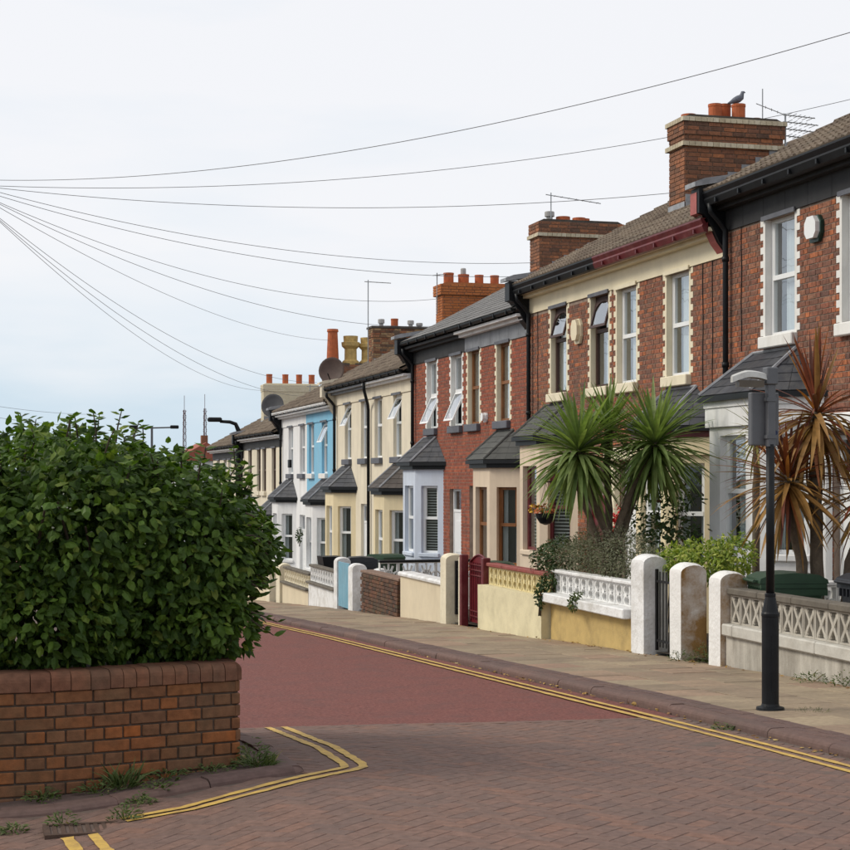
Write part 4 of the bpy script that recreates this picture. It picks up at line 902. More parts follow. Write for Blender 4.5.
screen_wall('cream garden wall with pale yellow screen blocks under red coping', 22.16, 25.22, -1.35, 0.285, 0.235, 'loop', BLOCKY, CREAMW, None, REDCOPE, 0.06, low_out=0.13)
screen_wall('white garden wall with two dark slate ledges beside the blue gate', 36.56, 39.75, -2.1, 0.34, 0.3, 'loop', BLOCKP, PILW, DARKCOPE, DARKCOPE, 0.06, (0.06, 0.08))
screen_wall('cream garden wall with dark ledges, beyond the white one', 39.8, 43.3, -2.33, 0.32, 0.3, 'loop', paint('cream_block', (0.70,0.63,0.47), 0.8, 0.07, 7, 0.3), CREAMW2, DARKCOPE, DARKCOPE, 0.06, (0.06, 0.08))
# plain buff wall with white coping
t = thing('garden_wall', 'plain buff rendered garden wall with rounded white coping', 'wall', (WX, 29.2, base_z(29.2)), group='front garden walls')
mb = MB(); grid_box(mb, WX, WX + 0.2, 27.72, 30.7, base_z, lambda y: EYE - 1.86); part('lower_wall', mb, CREAMW2, t)
mb = MB(); prof = [(WX - 0.05, EYE - 1.858), (WX - 0.055, EYE - 1.82), (WX - 0.02, EYE - 1.785), (WX + 0.22, EYE - 1.785), (WX + 0.255, EYE - 1.82), (WX + 0.25, EYE - 1.858)]
mb.prism(prof, 27.70, 30.72, 'y'); part('coping', mb, PILW, t)
# dark brick wall
t = thing('garden_wall', 'low dark mossy brick garden wall beside white gate pillars', 'wall', (WX, 32.4, base_z(32.4)), group='front garden walls')
mb = MB(); grid_box(mb, WX + 0.008, WX + 0.22, 30.76, 33.98, base_z, lambda y: EYE - 1.99); part('wall_core', mb, MORTAR, t)
q = MB(); q.cbox(-0.05, 0.01, -0.1075, 0.1075, 0, 0.064, 0.004); bm_ = q.mesh('brick'); bm_.materials.append(BR_DARK)
q = MB(); q.cbox(-0.05, 0.01, -0.0513, 0.0513, 0, 0.064, 0.004); bh_ = q.mesh('brick'); bh_.materials.append(BR_DARK)
for r in range(13):
    z = EYE - 1.99 - 0.075*(r + 1) + 0.005; y = 30.76; k = r
    while y < 33.9:
        L = 0.225 if k % 2 == 0 else 0.1125
        if y + L < 34.0 and z > base_z(y) - 0.05: inst('brick', bm_ if k % 2 == 0 else bh_, t, Matrix.Translation((WX + random.uniform(-0.004, 0.004), y + L/2, z)))
        y += L; k += 1
mb = MB(); mb.cbox(WX - 0.03, WX + 0.25, 30.75, 33.99, EYE - 1.988, EYE - 1.93, 0.012); part('coping', mb, paint('brown_coping', (0.20,0.13,0.095), 0.85, 0.2, 5, 0.4), t)
# party walls across the gardens
def cross_wall(label, y, xa, xb, top, m, copm, kind='fan', lowm=None, w=0.30, h=0.30):
    z = EYE + top; t = thing('garden_wall', label, 'wall', ((xa+xb)/2, y, base_z(y)), group='garden party walls')
    mb = MB(); mb.box(xa, xb, y - 0.06, y + 0.12, base_z(y) - 0.1, z - 0.05 - h); part('lower_wall', mb, lowm or m, t)
    n = round((xb - xa)/w); ww = (xb - xa)/n; me = block_mesh(kind, ww - 0.006, h - 0.004, m)
    for k in range(n): inst('screen_block', me, t, Matrix.Translation((xa + k*ww + ww - 0.003, y - 0.02, z - 0.048 - h)) @ Matrix.Rotation(R(90), 4, 'Z') )
    mb = MB(); mb.cbox(xa - 0.01, xb, y - 0.05, y + 0.12, z - 0.048, z, 0.01); part('coping', mb, copm, t)
cross_wall('white fan block wall dividing gardens behind the green wheelie bin', 17.32, 8.12, 10.3, -1.2, BLOCKP, PILW)
cross_wall('grey fan block wall with black coping behind the dark brick wall', 33.6, 8.15, 10.2, -1.72, BLOCKP, BLACKP, w=0.42, h=0.36)

def pillar(label, ya, yb, top, m, xa=WX - 0.06, wd=0.32, arch=0.09):
    z0, z1 = base_z((ya+yb)/2), EYE + top; mb = MB(); prof = [(0.03, 0)]
    c = wd/2; out = [(-c, 0), (-c, z1 - z0 - arch - 0.02)] + [(-c*math.cos(R(a)), z1 - z0 - arch + arch*math.sin(R(a))) for a in (12, 30, 50, 70, 90, 110, 130, 150, 168)] + [(c, z1 - z0 - arch - 0.02), (c, 0)]
    n = 5; rings = []
    for k in range(n + 1):
        f = k/n; y = ya + (yb - ya)*f; ins = 0.02 if k in (0, n) else 0.0
        rings.append([mb.p((xa + c + p_*(1 - ins*0.6), y, z0 + q*(1 if q < 0.5 else 1 - ins*0.9))) for p_, q in out])
    # extra rows up the shaft so that the hand-plastered faces wander
    for A, B in zip(rings, rings[1:]):
        for j in range(len(out) - 1): mb.f.append([A[j], A[j+1], B[j+1], B[j]])
    mb.f.append(rings[0][::-1]); mb.f.append(rings[-1]); lumpy(mb, 0.008, 4)
    return solo('gate_pillar', mb, m, (xa + c, (ya+yb)/2, z0), label, 'pillar', 'garden gate pillars')
pillar('white plastered gate pillar at the end of the ochre wall', 18.62, 19.02, -0.93, PILW)
pillar('white gate pillar with brown lichen face between the two gateways', 17.52, 17.84, -0.98, LICH)
pillar('ochre lichened gate pillar at the end of the petal block wall', 16.48, 16.78, -1.02, LICH)
pillar('cream gate pillar beside the black iron gate', 27.32, 27.68, -1.30, PILC)
pillar('slim cream gate post between black gate and red gate', 26.60, 26.70, -1.32, PILC, xa=WX - 0.02, wd=0.12, arch=0.02)
pillar('white gate pillar on the near side of the blue gate, with a rust mark', 34.62, 35.05, -1.84, PILW)
pillar('small round-topped white pillar above the dark brick wall', 34.05, 34.4, -1.92, PILW, xa=WX + 0.3)
pillar('white gate pillar on the far side of the blue gate', 36.2, 36.53, -1.77, PILW)
pillar('cream gate pillar at the end of the far cream wall', 43.4, 43.95, -2.27, PILC)
pillar('farthest cream gate pillar, half hidden by the bush', 45.0, 45.5, -2.4, PILC)
mb = MB(); grid_box(mb, WX, WX + 0.2, 45.55, 52, base_z, lambda y: EYE - 2.75); solo('garden_wall', mb, CREAMW2, (WX, 48, base_z(48)), 'plain cream garden wall glimpsed past the bush', 'wall', 'front garden walls')
# gates
def bar_gate(label, ya, yb, top, m, x, bars=6, rails=(0.12, 0.85), hgt=1.0, r=0.008, frame=0.016):
    z1 = EYE + top; z0 = z1 - hgt; t = thing('garden_gate', label, 'gate', (x, (ya+yb)/2, z0), group='garden gates')
    mb = MB(); f = frame
    mb.box(x - f, x + f, ya, ya + 2*f, z0, z1); mb.box(x - f, x + f, yb - 2*f, yb, z0, z1); part('frame', mb, m, t)
    mb = MB()
    for q in rails: mb.box(x - 0.01, x + 0.01, ya + 2*f, yb - 2*f, z0 + q*hgt - 0.014, z0 + q*hgt + 0.014)
    part('rail', mb, m, t)
    for k in range(bars):
        y = ya + 2*f + (yb - ya - 4*f)*(k + 0.5)/bars; b = MB(); b.tube([(x + 0.013, y, z0 + 0.04), (x + 0.013, y, z1 - 0.03)], r, 6); part('bar', b, m, t)
    mb = MB(); mb.box(x - 0.03, x - 0.012, ya + 0.02, ya + 0.12, z0 + hgt*0.55, z0 + hgt*0.59); part('latch', mb, m, t)
    return t
bar_gate('black iron bar gate between the white pillars', 17.86, 18.60, -1.10, IRON, WX + 0.10, 7, hgt=0.98)
bar_gate('black iron gate beside the cream pillar', 26.72, 27.30, -1.42, IRON, WX + 0.12, 6, hgt=0.92, r=0.02, frame=0.03)
# red arched metal gate with solid lower sheet
t = thing('garden_gate', 'deep red metal gate with arched top between red posts', 'gate', (WX, 25.95, base_z(25.95)), group='garden gates')
zt = EYE - 1.30; z0 = base_z(25.95) + 0.10; ya, yb = 25.42, 26.50; x = WX + 0.14
arc = [(ya + (yb - ya)*k/12, zt - 0.10 + 0.14*math.sin(math.pi*k/12)) for k in range(13)]
mb = MB(); mb.prism([(ya, z0)] + arc + [(yb, z0)], x, x + 0.012, 'x'); part('back_sheet', mb, GATERED, t)
mb = MB(); mb.tube([(x - 0.012, a, b_) for a, b_ in arc], 0.016, 6); mb.tube([(x - 0.012, ya + .01, z0), (x - 0.012, ya + .01, zt - .1)], 0.016, 6); mb.tube([(x - 0.012, yb - .01, z0), (x - 0.012, yb - .01, zt - .1)], 0.016, 6); part('frame', mb, GATERED, t)
for k in range(9):
    y = ya + 0.06 + (yb - ya - 0.12)*k/8; b = MB(); b.tube([(x - 0.014, y, z0 + 0.05), (x - 0.014, y, zt - 0.1)], 0.010, 6); part('bar', b, GATERED, t)
for q in (0.1, 0.18, 0.72, 0.80, 0.88): b = MB(); b.box(x - 0.032, x - 0.018, ya + 0.01, yb - 0.01, z0 + q*(zt - z0) - 0.01, z0 + q*(zt - z0) + 0.01); part('rail', b, DARKRED, t)
for yy in (25.27, 26.50):
    b = MB(); b.cbox(WX - 0.03, WX + 0.10, yy, yy + 0.11, base_z(yy), zt + 0.02, 0.012); part('post', b, DARKRED, t)
# blue boarded gate
t = thing('garden_gate', 'faded blue boarded gate between two white pillars', 'gate', (WX + .1, 35.6, base_z(35.6)), group='garden gates')
for k in range(8):
    y = 35.08 + k*0.138; b = MB(); b.cbox(WX - 0.03, WX - 0.008, y, y + 0.132, base_z(35.6) + 0.1, EYE - 1.86, 0.004); part('board', b, BLUEG, t)
b = MB()
for q in (0.3, 0.85): b.box(WX - 0.006, WX + 0.03, 35.08, 36.18, base_z(35.6) + q, base_z(35.6) + q + 0.09)
part('rail', b, BLUEG, t)

# ------------------------------------------------------------------ brick planter on the corner
PBR = brick_mat('planter_brick', [(0.20,0.082,0.032),(0.155,0.07,0.036),(0.235,0.086,0.03),(0.135,0.068,0.040),(0.185,0.086,0.042),(0.28,0.09,0.026),(0.15,0.076,0.042)], objrand=True, mott=0.25, bump=0.5, grime=(0.105,0.078,0.045), grime_amt=0.75, grime_scale=1.7)
CBR = brick_mat('planter_coping_brick', [(0.165,0.075,0.045),(0.14,0.066,0.042),(0.19,0.08,0.045),(0.15,0.078,0.05)], objrand=True, mott=0.25, bump=0.5, grime=(0.10,0.08,0.05), grime_amt=0.6, grime_scale=2)
planter = thing('brick_planter', 'low curved orange brick planter holding the big green bush', 'planter', (0.2, 11.0, road_z(9.6, 0.5)))
def arc_path(pts, rad):
    """round the inner corners of a polyline"""
    out = [Vector(pts[0])]
    for a, b_, c in zip(pts, pts[1:], pts[2:]):
        a, b_, c = Vector(a), Vector(b_), Vector(c); d0 = (a - b_).normalized(); d1 = (c - b_).normalized(); k = rad
        p0, p1 = b_ + d0*k, b_ + d1*k
        for j in range(9):
            f = j/8; out.append(p0*(1-f)**2 + b_*2*f*(1-f) + p1*f*f)
    out.append(Vector(pts[-1])); return out
PA = arc_path(PL_PATH[:3], 0.30)[:-1] + [Vector(PL_PATH[2]), Vector(PL_PATH[3])]; cum = [0.0]
for a, b_ in zip(PA, PA[1:]): cum.append(cum[-1] + (b_ - a).length)
def along(s):
    for k in range(len(PA) - 1):
        if s <= cum[k+1] or k == len(PA) - 2:
            f = (s - cum[k]) / (cum[k+1] - cum[k]); return PA[k].lerp(PA[k+1], f)
def seg_matrix(s, L, z):
    a, b_ = along(s), along(s + L); d = (b_ - a).normalized(); m = (a + b_)/2; n = Vector((d.y, -d.x))     # outward
    return Matrix(((d.x, -n.x, 0, m.x), (d.y, -n.y, 0, m.y), (0, 0, 1, z), (0,0,0,1)))
PTOP = EYE - 1.085; CH = 0.108; CO = 0.0725
S0, S1 = cum[0], cum[-1]; s_start = max(0, cum[1] - 2.3); s_corner = cum[-2]; s_end = min(S1, cum[-2] + 2.4)
def pbrick(L, D=0.055, H_=0.0625):
    q = MB(); q.cbox(-L/2 + 0.005, L/2 - 0.005, 0, D, 0, H_, 0.0045); me = q.mesh('brick'); me.materials.append(PBR); return me
pb = {0.215: pbrick(0.2175), 0.11: pbrick(0.1105)}
for r in range(10):
    z = PTOP - CH - CO*(r + 1) + 0.008; s = s_start - (0.06 if r % 2 else 0); k = 0
    while s < s_end:
        L = 0.2175 if r % 2 == 0 else (0.1105 if (s > cum[1] + 0.05) else (0.2175 if k % 3 else 0.1105))
        me = pb[0.215] if L > 0.2 else pb[0.11]
        if s < s_corner < s + L - 0.02: L = max(0.05, s_corner - s)
        M = seg_matrix(max(s, 0), L, z) @ Matrix.Diagonal((L/(0.2175 if me is pb[0.215] else 0.1105), 1, 1, 1)) @ Matrix.Translation((0, random.uniform(-0.004, 0.003), 0)) @ Matrix.Rotation(random.uniform(-0.008, 0.008), 4, 'Y')
        inst('brick', me, planter, M)
        s += L; k += 1
def coping_unit(L, r=0.05, W=0.22):
    q = MB(); c = 0.0022; prof = [(0.0, 0.0), (-0.008, 0.005), (-0.008, CH - r)] + [(-0.008 + r - r*math.cos(R(a)), CH - r + r*math.sin(R(a))) for a in (20, 40, 60, 80)] + [(r, CH), (W, CH), (W, 0)]
    q.prism(prof, -L/2 + c, L/2 - c, 'x'); me = q.mesh('coping_brick'); me.materials.append(CBR); return me
cw = {0.0775: coping_unit(0.0775), 0.225: coping_unit(0.225), 0.11: coping_unit(0.1125)}
s = s_start
while s < s_end:
    L = 0.225 if s < cum[1] else 0.0775
    if cum[1] <= s < cum[9] - 0.05: L = 0.1125
    if s < s_corner < s + L - 0.01: s = s_corner
    inst('coping_brick', cw[L if L != 0.1125 else 0.11], planter, seg_matrix(s, L, PTOP - CH) @ Matrix.Translation((0, 0, random.uniform(-0.003, 0.003)))); s += L
mb = MB(); nn = 80
ring = [along(s_start + (s_end - s_start)*k/nn) for k in range(nn + 1)]
def inset(k, d):
    a, b_ = ring[max(k-1, 0)], ring[min(k+1, nn)]; t_ = (b_ - a).normalized(); return ring[k] + Vector((-t_.y, t_.x))*d
A = [(inset(k, 0.012), inset(k, 0.21)) for k in range(nn + 1)]
for (o0, i0), (o1, i1) in zip(A, A[1:]):
    z0, z1 = EYE - 2.0, PTOP - CH + 0.002
    mb.poly([(o0.x,o0.y,z0),(o1.x,o1.y,z0),(o1.x,o1.y,z1),(o0.x,o0.y,z1)]); mb.poly([(i0.x,i0.y,z0),(i1.x,i1.y,z0),(i1.x,i1.y,z1),(i0.x,i0.y,z1)]); mb.poly([(o0.x,o0.y,z1),(o1.x,o1.y,z1),(i1.x,i1.y,z1),(i0.x,i0.y,z1)])
part('mortar_core', mb, MORTAR_D, planter)
mb = MB(); mb.poly([(inset(k, 0.2).x, inset(k, 0.2).y, PTOP - 0.08) for k in range(nn + 1)] + [(-2.2, 12.0, PTOP - 0.08)]); part('soil', mb, SOIL, planter)

# ------------------------------------------------------------------ lit sign post seen from behind
GREYM = paint('grey_sign_metal', (0.115,0.118,0.128), 0.5, 0.12, 5, 0.1, metal=0.2)
GREYL = paint('pale_lamp_shell', (0.50,0.50,0.48), 0.55, 0.15, 9, 0.2, dirt=(0.2,0.18,0.14), dirt_amt=0.6, dirt_scale=9)
lx, ly = 6.19, 12.15; lz = pave_z(ly)
t = thing('sign_post', 'black post carrying a grey sign box seen from behind, lamp on top', 'sign post', (lx, ly, lz))
mb = MB(); mb.lathe([(0.115, 0.0), (0.112, 0.02), (0.075, 0.03), (0.069, 0.05), (0.069, 0.75), (0.073, 0.755), (0.073, 0.775), (0.066, 0.79), (0.052, 0.86), (0.042, 0.91), (0.044, 0.915), (0.044, 0.935), (0.036, 0.94)], 20, (lx, ly, lz)); part('base', mb, BLACKP, t, smooth=False)
mb = MB(); mb.lathe([(0.034, 0.9), (0.034, 2.14)], 18, (lx, ly, lz)); part('shaft', mb, BLACKP, t, smooth=True)
mb = MB(); mb.box(lx - 0.02, lx + 0.02, ly - 0.0715, ly - 0.066, lz + 0.15, lz + 0.60); part('access_door', mb, BLACKP, t)
mb = MB(); mb.cbox(lx - 0.034, lx + 0.034, ly - 0.03, ly + 0.03, lz + 2.12, lz + 2.62, 0.004); part('upper_post', mb, GREYM, t)
mb = MB(); mb.cbox(lx - 0.05, lx + 0.05, ly - 0.045, ly + 0.045, lz + 2.62, lz + 2.76, 0.008); part('post_cap', mb, GREYM, t)
mb = MB(); mb.cbox(lx - 0.15, lx + 0.095, ly + 0.032, ly + 0.10, lz + 2.13, lz + 2.56, 0.008); sb_ = part('sign_box', mb, GREYM, t)
mb = MB()
for q in (2.2, 2.5): mb.box(lx - 0.045, lx + 0.045, ly - 0.036, ly + 0.0315, lz + q - 0.014, lz + q + 0.014)
part('clamp', mb, GREYM, t)
mb = MB(); mb.T = lambda q: Vector((lx + 0.062 + q.x, ly + 0.0315 - q.z, lz + 2.235 + q.y)); mb.lathe([(0.019, 0), (0.019, 0.002)], 16); part('sticker', mb, paint('dark_blue_sticker', (0.012,0.02,0.07), 0.5, 0.1, 3, 0), t)
mb = MB(); n = 10; rows = []
for k in range(n + 1):
    f = k/n; x = lx - 0.04 - 0.30*f; hw = 0.055*math.sin(math.pi*(0.25 + 0.62*f)); top = 2.70 + 0.022*math.sin(math.pi*f) - 0.05*max(0, f - 0.6); 
    rows.append([(x, ly - hw, lz + top - 0.045), (x, ly - hw*0.8, lz + top), (x, ly, lz + top + 0.012), (x, ly + hw*0.8, lz + top), (x, ly + hw, lz + top - 0.045)])
ids = [[mb.p(v) for v in r] for r in rows]
for A_, B_ in zip(ids, ids[1:]):
    for j in range(4): mb.f.append([A_[j], A_[j+1], B_[j+1], B_[j]])
    mb.f.append([A_[4], A_[0], B_[0], B_[4]])
mb.f.append(ids[0]); mb.f.append(ids[-1]); part('lamp_hood', mb, GREYL, t, smooth=False)
mb = MB(); mb.box(lx - 0.29, lx - 0.07, ly - 0.035, ly + 0.035, lz + 2.60, lz + 2.652); part('lamp_underside', mb, paint('brown_lamp_glass', (0.09,0.07,0.05), 0.3, 0.2, 5, 0), t)

# ------------------------------------------------------------------ wheelie bins
def bin_thing(label, x, y, rot, m, lidm, hgt=1.03, lid_open=0.0):
    z = pave_z(y) + 0.022; t = thing('wheelie_bin', label, 'bin', (x, y, z), group='wheelie bins in the gardens')
    Rz = Matrix.Rotation(rot, 4, 'Z'); T = lambda q: Vector((x, y, z)) + (Rz @ q)
    mb = MB(T); n = []
    for zz, wx, dy in ((0.05, 0.22, 0.24), (0.5, 0.255, 0.29), (hgt - 0.13, 0.285, 0.34)):
        n.append([mb.p(v) for v in ((-wx+.03,-dy,zz),(wx-.03,-dy,zz),(wx,-dy+.03,zz),(wx,dy-.03,zz),(wx-.03,dy,zz),(-wx+.03,dy,zz),(-wx,dy-.03,zz),(-wx,-dy+.03,zz))])
    for A_, B_ in zip(n, n[1:]):
        for j in range(8): mb.f.append([A_[j], A_[(j+1)%8], B_[(j+1)%8], B_[j]])
    mb.f.append(n[0][::-1]); mb.f.append(n[-1]); part('body', mb, m, t)
    mb = MB(T); mb.box(-0.30, 0.30, -0.355, 0.355, hgt - 0.16, hgt - 0.115)
    for k in range(7): mb.box(-0.288 + k*0.085, -0.272 + k*0.085, -0.362, 0.362, hgt - 0.24, hgt - 0.161)
    part('rim', mb, m, t)
    mb = MB(T); mb.prism([(-0.37, hgt - 0.112), (0.37, hgt - 0.112), (0.36, hgt - 0.06), (0.25, hgt - 0.015), (0.0, hgt), (-0.27, hgt - 0.02), (-0.36, hgt - 0.07)], -0.305, 0.305, 'x'); part('lid', mb, lidm, t)
    mb = MB(T); mb.tube([(-0.22, 0.41, hgt - 0.09), (0.22, 0.41, hgt - 0.09)], 0.016, 8); mb.box(-0.2, -0.17, 0.35, 0.41, hgt - 0.1, hgt - 0.08); mb.box(0.17, 0.2, 0.35, 0.41, hgt - 0.1, hgt - 0.08); part('handle', mb, lidm, t)
    for sx in (-1, 1):
        mb = MB(lambda q, sx=sx: T(Vector((sx*(0.20 + q.z), 0.26 + q.x, 0.10 + q.y)))); mb.lathe([(0.1, 0), (0.1, 0.05)], 16); part('wheel', mb, BLACKP, t)
    return t
BING = paint('dark_green_bin_plastic', (0.022,0.055,0.028), 0.5, 0.15, 5, 0.1)
BINK = paint('dark_grey_bin_plastic', (0.03,0.032,0.038), 0.5, 0.15, 5, 0.1)
b1 = bin_thing('dark green wheelie bin behind the petal block wall', 8.42, 16.15, R(78), BING, BING, 1.0)
mb = MB(); mb.T = None; mb.poly([(8.55, 15.758, 0.37 + pave_z(16)), (8.67, 15.75, 0.37 + pave_z(16)), (8.67, 15.75, 0.50 + pave_z(16)), (8.55, 15.758, 0.50 + pave_z(16))])
bin_thing('dark grey wheelie bin at the edge of the frame behind the block wall', 8.75, 14.75, R(85), BINK, BINK, 1.0)
bin_thing('dark green wheelie bin by the buff bay with brown frames', 8.75, 27.6, R(70), BING, BING, 1.04)
bin_thing('dark grey wheelie bin in front of the pale yellow bay', 8.45, 36.6, R(80), BINK, BINK, 1.14)
bin_thing('green wheelie bin beside the pale blue bay', 9.15, 37.1, R(20), BING, BING, 1.2)

# ------------------------------------------------------------------ alarm boxes
def alarm(label, y, z, col, base, w=0.24, h=0.32):
    t = thing('alarm_box', label, 'alarm box', (FX - 0.02, y, z))
    T = frame_T((FX - 0.012, y, z), (0,1,0), (-1,0,0))
    mb = MB(T); mb.prism([(-w/2*0.6, -h/2), (w/2*0.6, -h/2), (w/2, -h*0.2), (w/2, h*0.25), (w/2*0.55, h/2), (-w/2*0.55, h/2), (-w/2, h*0.25), (-w/2, -h*0.2)], -0.045, 0.0, 'y'); part('base', mb, base, t)
    mb = MB(T); mb.prism([(-w/2*0.5, -h*0.36), (w/2*0.5, -h*0.36), (w/2*0.85, -h*0.14), (w/2*0.85, h*0.22), (w/2*0.45, h*0.46), (-w/2*0.45, h*0.46), (-w/2*0.85, h*0.22), (-w/2*0.85, -h*0.14)], -0.11, -0.046, 'y'); part('cover', mb, col, t)
alarm('white alarm box with dark green base between two white-quoined windows', 19.02, GH[0] - 0.80, WHITE, paint('dark_green_plastic', (0.01,0.04,0.03), 0.4, 0.1, 5, 0), 0.34, 0.34)
alarm('cream alarm box between the arched brown windows', 27.62, GH[2] - 1.02, CREAM, CREAM, 0.36, 0.44)
alarm('small white box beside the tan framed window', 33.15, GH[4] - 1.95, WHITE, WHITE, 0.2, 0.2)
mb = MB(); mb.cbox(FX - 0.10, FX - 0.01, 55.25, 55.55, EYE + 0.35, EYE + 0.62, 0.01); solo('wall_lamp_box', mb, BLACKP, (FX, 55.4, EYE + 0.4), 'small black box on the white house wall', 'wall box')

# ------------------------------------------------------------------ aerials, dishes and a pigeon
def aerial(label, base, hgt, boom_dir, boom_len, n_el, el=0.18, grp=None, zboom=None, r=0.013):
    t = thing('tv_aerial', label, 'aerial', base, 'television aerials on the chimneys'); b = Vector(base); d = Vector(boom_dir).normalized(); sd = d.cross(Vector((0,0,1))).normalized()
    mb = MB(); mb.tube([b, b + Vector((0,0,hgt))], r, 6); part('mast', mb, ALU, t)
    o = b + Vector((0,0,zboom or hgt - 0.06)); mb = MB(); mb.tube([o - d*0.12, o + d*boom_len], r*0.8, 6); part('boom', mb, ALU, t)
    for k in range(n_el):
        q = o + d*(boom_len*(k + 0.5)/n_el); e = MB(); e.tube([q - sd*el, q + sd*el], r*0.5, 5); part('element', e, ALU, t)
    return t
ch1 = GH[2] + 2.52
aerial('tall thin aerial mast on the near banded brick chimney', (13.2, 26.2, ch1 - 0.1), 0.72, (0.6,-0.3,-0.3), 0.45, 4, 0.10, zboom=0.42, r=0.010)
t = thing('tv_aerial', 'four-boom aerial at the end of the near banded brick chimney', 'aerial', (13.52, 26.0, ch1 - 0.7), 'television aerials on the chimneys')
mb = MB(); mb.tube([(13.52, 25.98, ch1 - 0.7), (13.52, 25.98, ch1 + 0.16)], 0.016, 6); part('mast', mb, ALU, t)
for k, (z, L) in enumerate(((0.14, 0.50), (0.02, 0.56), (-0.10, 0.52), (-0.22, 0.45))):
    e = MB(); e.tube([(13.48, 25.98, ch1 + z), (13.52 + L, 25.85, ch1 + z - 0.06)], 0.010, 5)
    for q in range(6): xx = 13.56 + L*q/6; e.tube([(xx, 25.80, ch1 + z - 0.012*q), (xx, 26.08, ch1 + z - 0.012*q)], 0.006, 4)
    part('boom', e, ALU, t)
mb = MB(); mb.tube([(12.75, 25.92, ch1 - 1.5), (13.1, 25.8, ch1 - 1.1), (13.52, 25.9, ch1 - 0.35)], 0.012, 5); part('stay', mb, LEAD, t)
aerial('angled aerial on the sooty chimney of the middle pair', (12.35, 34.75, GH[4] + 2.40), 0.72, (0.97,-0.1,-0.13), 1.15, 7, 0.07)
aerial('short aerial with two small heads on the orange chimney', (12.28, 43.9, GH[6] + 1.9), 1.15, (0.9,-0.2,0.1), 0.3, 2, 0.10, r=0.016)
aerial('tall grey aerial beside the buff chimney', (12.45, 52.9, GH[8] + 1.3), 3.0, (0.9,-0.2,-0.05), 0.75, 4, 0.08, r=0.018)
aerial('far small aerial above the white house roof', (12.0, 60.4, GH[10] + 0.9), 1.0, (0.95,-0.2,0), 0.5, 3, 0.1, r=0.018)
def dish(label, c, r, d, m):
    t = thing('satellite_dish', label, 'satellite dish', c, 'satellite dishes'); d = Vector(d).normalized(); q = d.to_track_quat('Z', 'Y').to_matrix(); c = Vector(c)
    mb = MB(lambda v: c + q @ v); mb.lathe([(0.01, -0.06), (r*0.5, -0.045), (r*0.85, -0.01), (r, 0.03), (r*0.985, 0.035), (r*0.8, 0.0), (r*0.4, -0.035), (0.01, -0.045)], 24); part('reflector', mb, m, t, smooth=True)
    mb = MB(lambda v: c + q @ v); mb.tube([(0, -r*0.9, 0), (0, -r*0.4, r*0.9)], 0.018, 6); part('feed_arm', mb, BLACKP, t)
    mb = MB(lambda v: c + q @ v); mb.tube([(0, 0, -0.06), (0, -0.05, -0.25), (0, -0.6, -0.3)], 0.022, 6); part('bracket', mb, BLACKP, t)
dish('brown satellite dish on the eaves of the cream house', (FX - 0.12, 48.25, GH[6] + 0.60), 0.40, (-0.55, -0.95, 0.15), paint('brown_dish', (0.085,0.055,0.045), 0.6, 0.2, 5, 0))
dish('dark grey satellite dish on the eaves of the white house', (FX - 0.25, 57.6, GH[8] + 0.35), 0.42, (-0.55, -0.95, 0.2), paint('grey_dish', (0.07,0.07,0.075), 0.6, 0.2, 5, 0))
pz = GH[2] + 2.52 + 0.30; px_, py_ = 12.75, 26.22
mb = MB(); mb.tube([(px_-0.20, py_, pz+0.03), (px_-0.14, py_, pz+0.055), (px_-0.07, py_, pz+0.09), (px_, py_, pz+0.12), (px_+0.05, py_-0.005, pz+0.155), (px_+0.065, py_-0.01, pz+0.20), (px_+0.075, py_-0.012, pz+0.235), (px_+0.10, py_-0.015, pz+0.24), (px_+0.125, py_-0.018, pz+0.232)], [0.012, 0.03, 0.055, 0.066, 0.055, 0.034, 0.033, 0.02, 0.004], 10)
mb.tube([(px_ - 0.01, py_ - 0.02, pz + 0.075), (px_, py_ - 0.02, pz + 0.0)], 0.007, 5); mb.tube([(px_ - 0.01, py_ + 0.02, pz + 0.075), (px_, py_ + 0.02, pz + 0.0)], 0.007, 5)
solo('pigeon', mb, paint('grey_pigeon_feathers', (0.13,0.14,0.17), 0.7, 0.35, 18, 0), (px_, py_, pz), 'grey pigeon perched on an orange chimney pot', 'pigeon', smooth=True)

# ------------------------------------------------------------------ hanging basket, pots
t = thing('hanging_basket', 'black hanging basket with yellow and orange flowers by the buff bay', 'basket', (9.62, 27.35, EYE - 0.75))
bc = Vector((9.62, 27.35, EYE - 0.62))
mb = MB(); mb.lathe([(0.02, -0.20), (0.10, -0.17), (0.16, -0.08), (0.18, 0.0), (0.16, 0.0)], 14, bc); part('bowl', mb, BLACKP, t)
mb = MB()
for k in range(3): a = k*2.1; mb.tube([bc + Vector((0.17*math.cos(a), 0.17*math.sin(a), 0)), bc + Vector((0, 0, 0.55))], 0.004, 4)
mb.tube([bc + Vector((0, 0, 0.55)), bc + Vector((0.75, 0, 0.60))], 0.012, 5); part('chain', mb, BLACKP, t)

# ------------------------------------------------------------------ street lamps, poles, masts and wires
t = thing('street_lamp', 'black curved-arm street lamp beside the far cream houses', 'street lamp', (FX - 0.13, 66.2, pave_z(66)))
mb = MB(); Lx, Ly = FX - 0.13, 66.2; zt = EYE + 1.55
mb.tube([(Lx, Ly, pave_z(66)), (Lx, Ly, zt - 0.6), (Lx, Ly, zt + 0.35), (Lx - 0.12, Ly, zt + 0.62), (Lx - 0.35, Ly, zt + 0.70), (Lx - 0.75, Ly, zt + 0.72)], [0.13, 0.12, 0.10, 0.08, 0.07, 0.06], 8); part('column', mb, BLACKP, t, smooth=True)
mb = MB(); mb.cbox(Lx - 1.25, Lx - 0.68, Ly - 0.14, Ly + 0.14, zt + 0.70, zt + 0.88, 0.05); part('lantern', mb, BLACKP, t)
t = thing('street_lamp', 'twin-arm street lamp far off above the bush', 'street lamp', (9.0, 88, pave_z(88)))
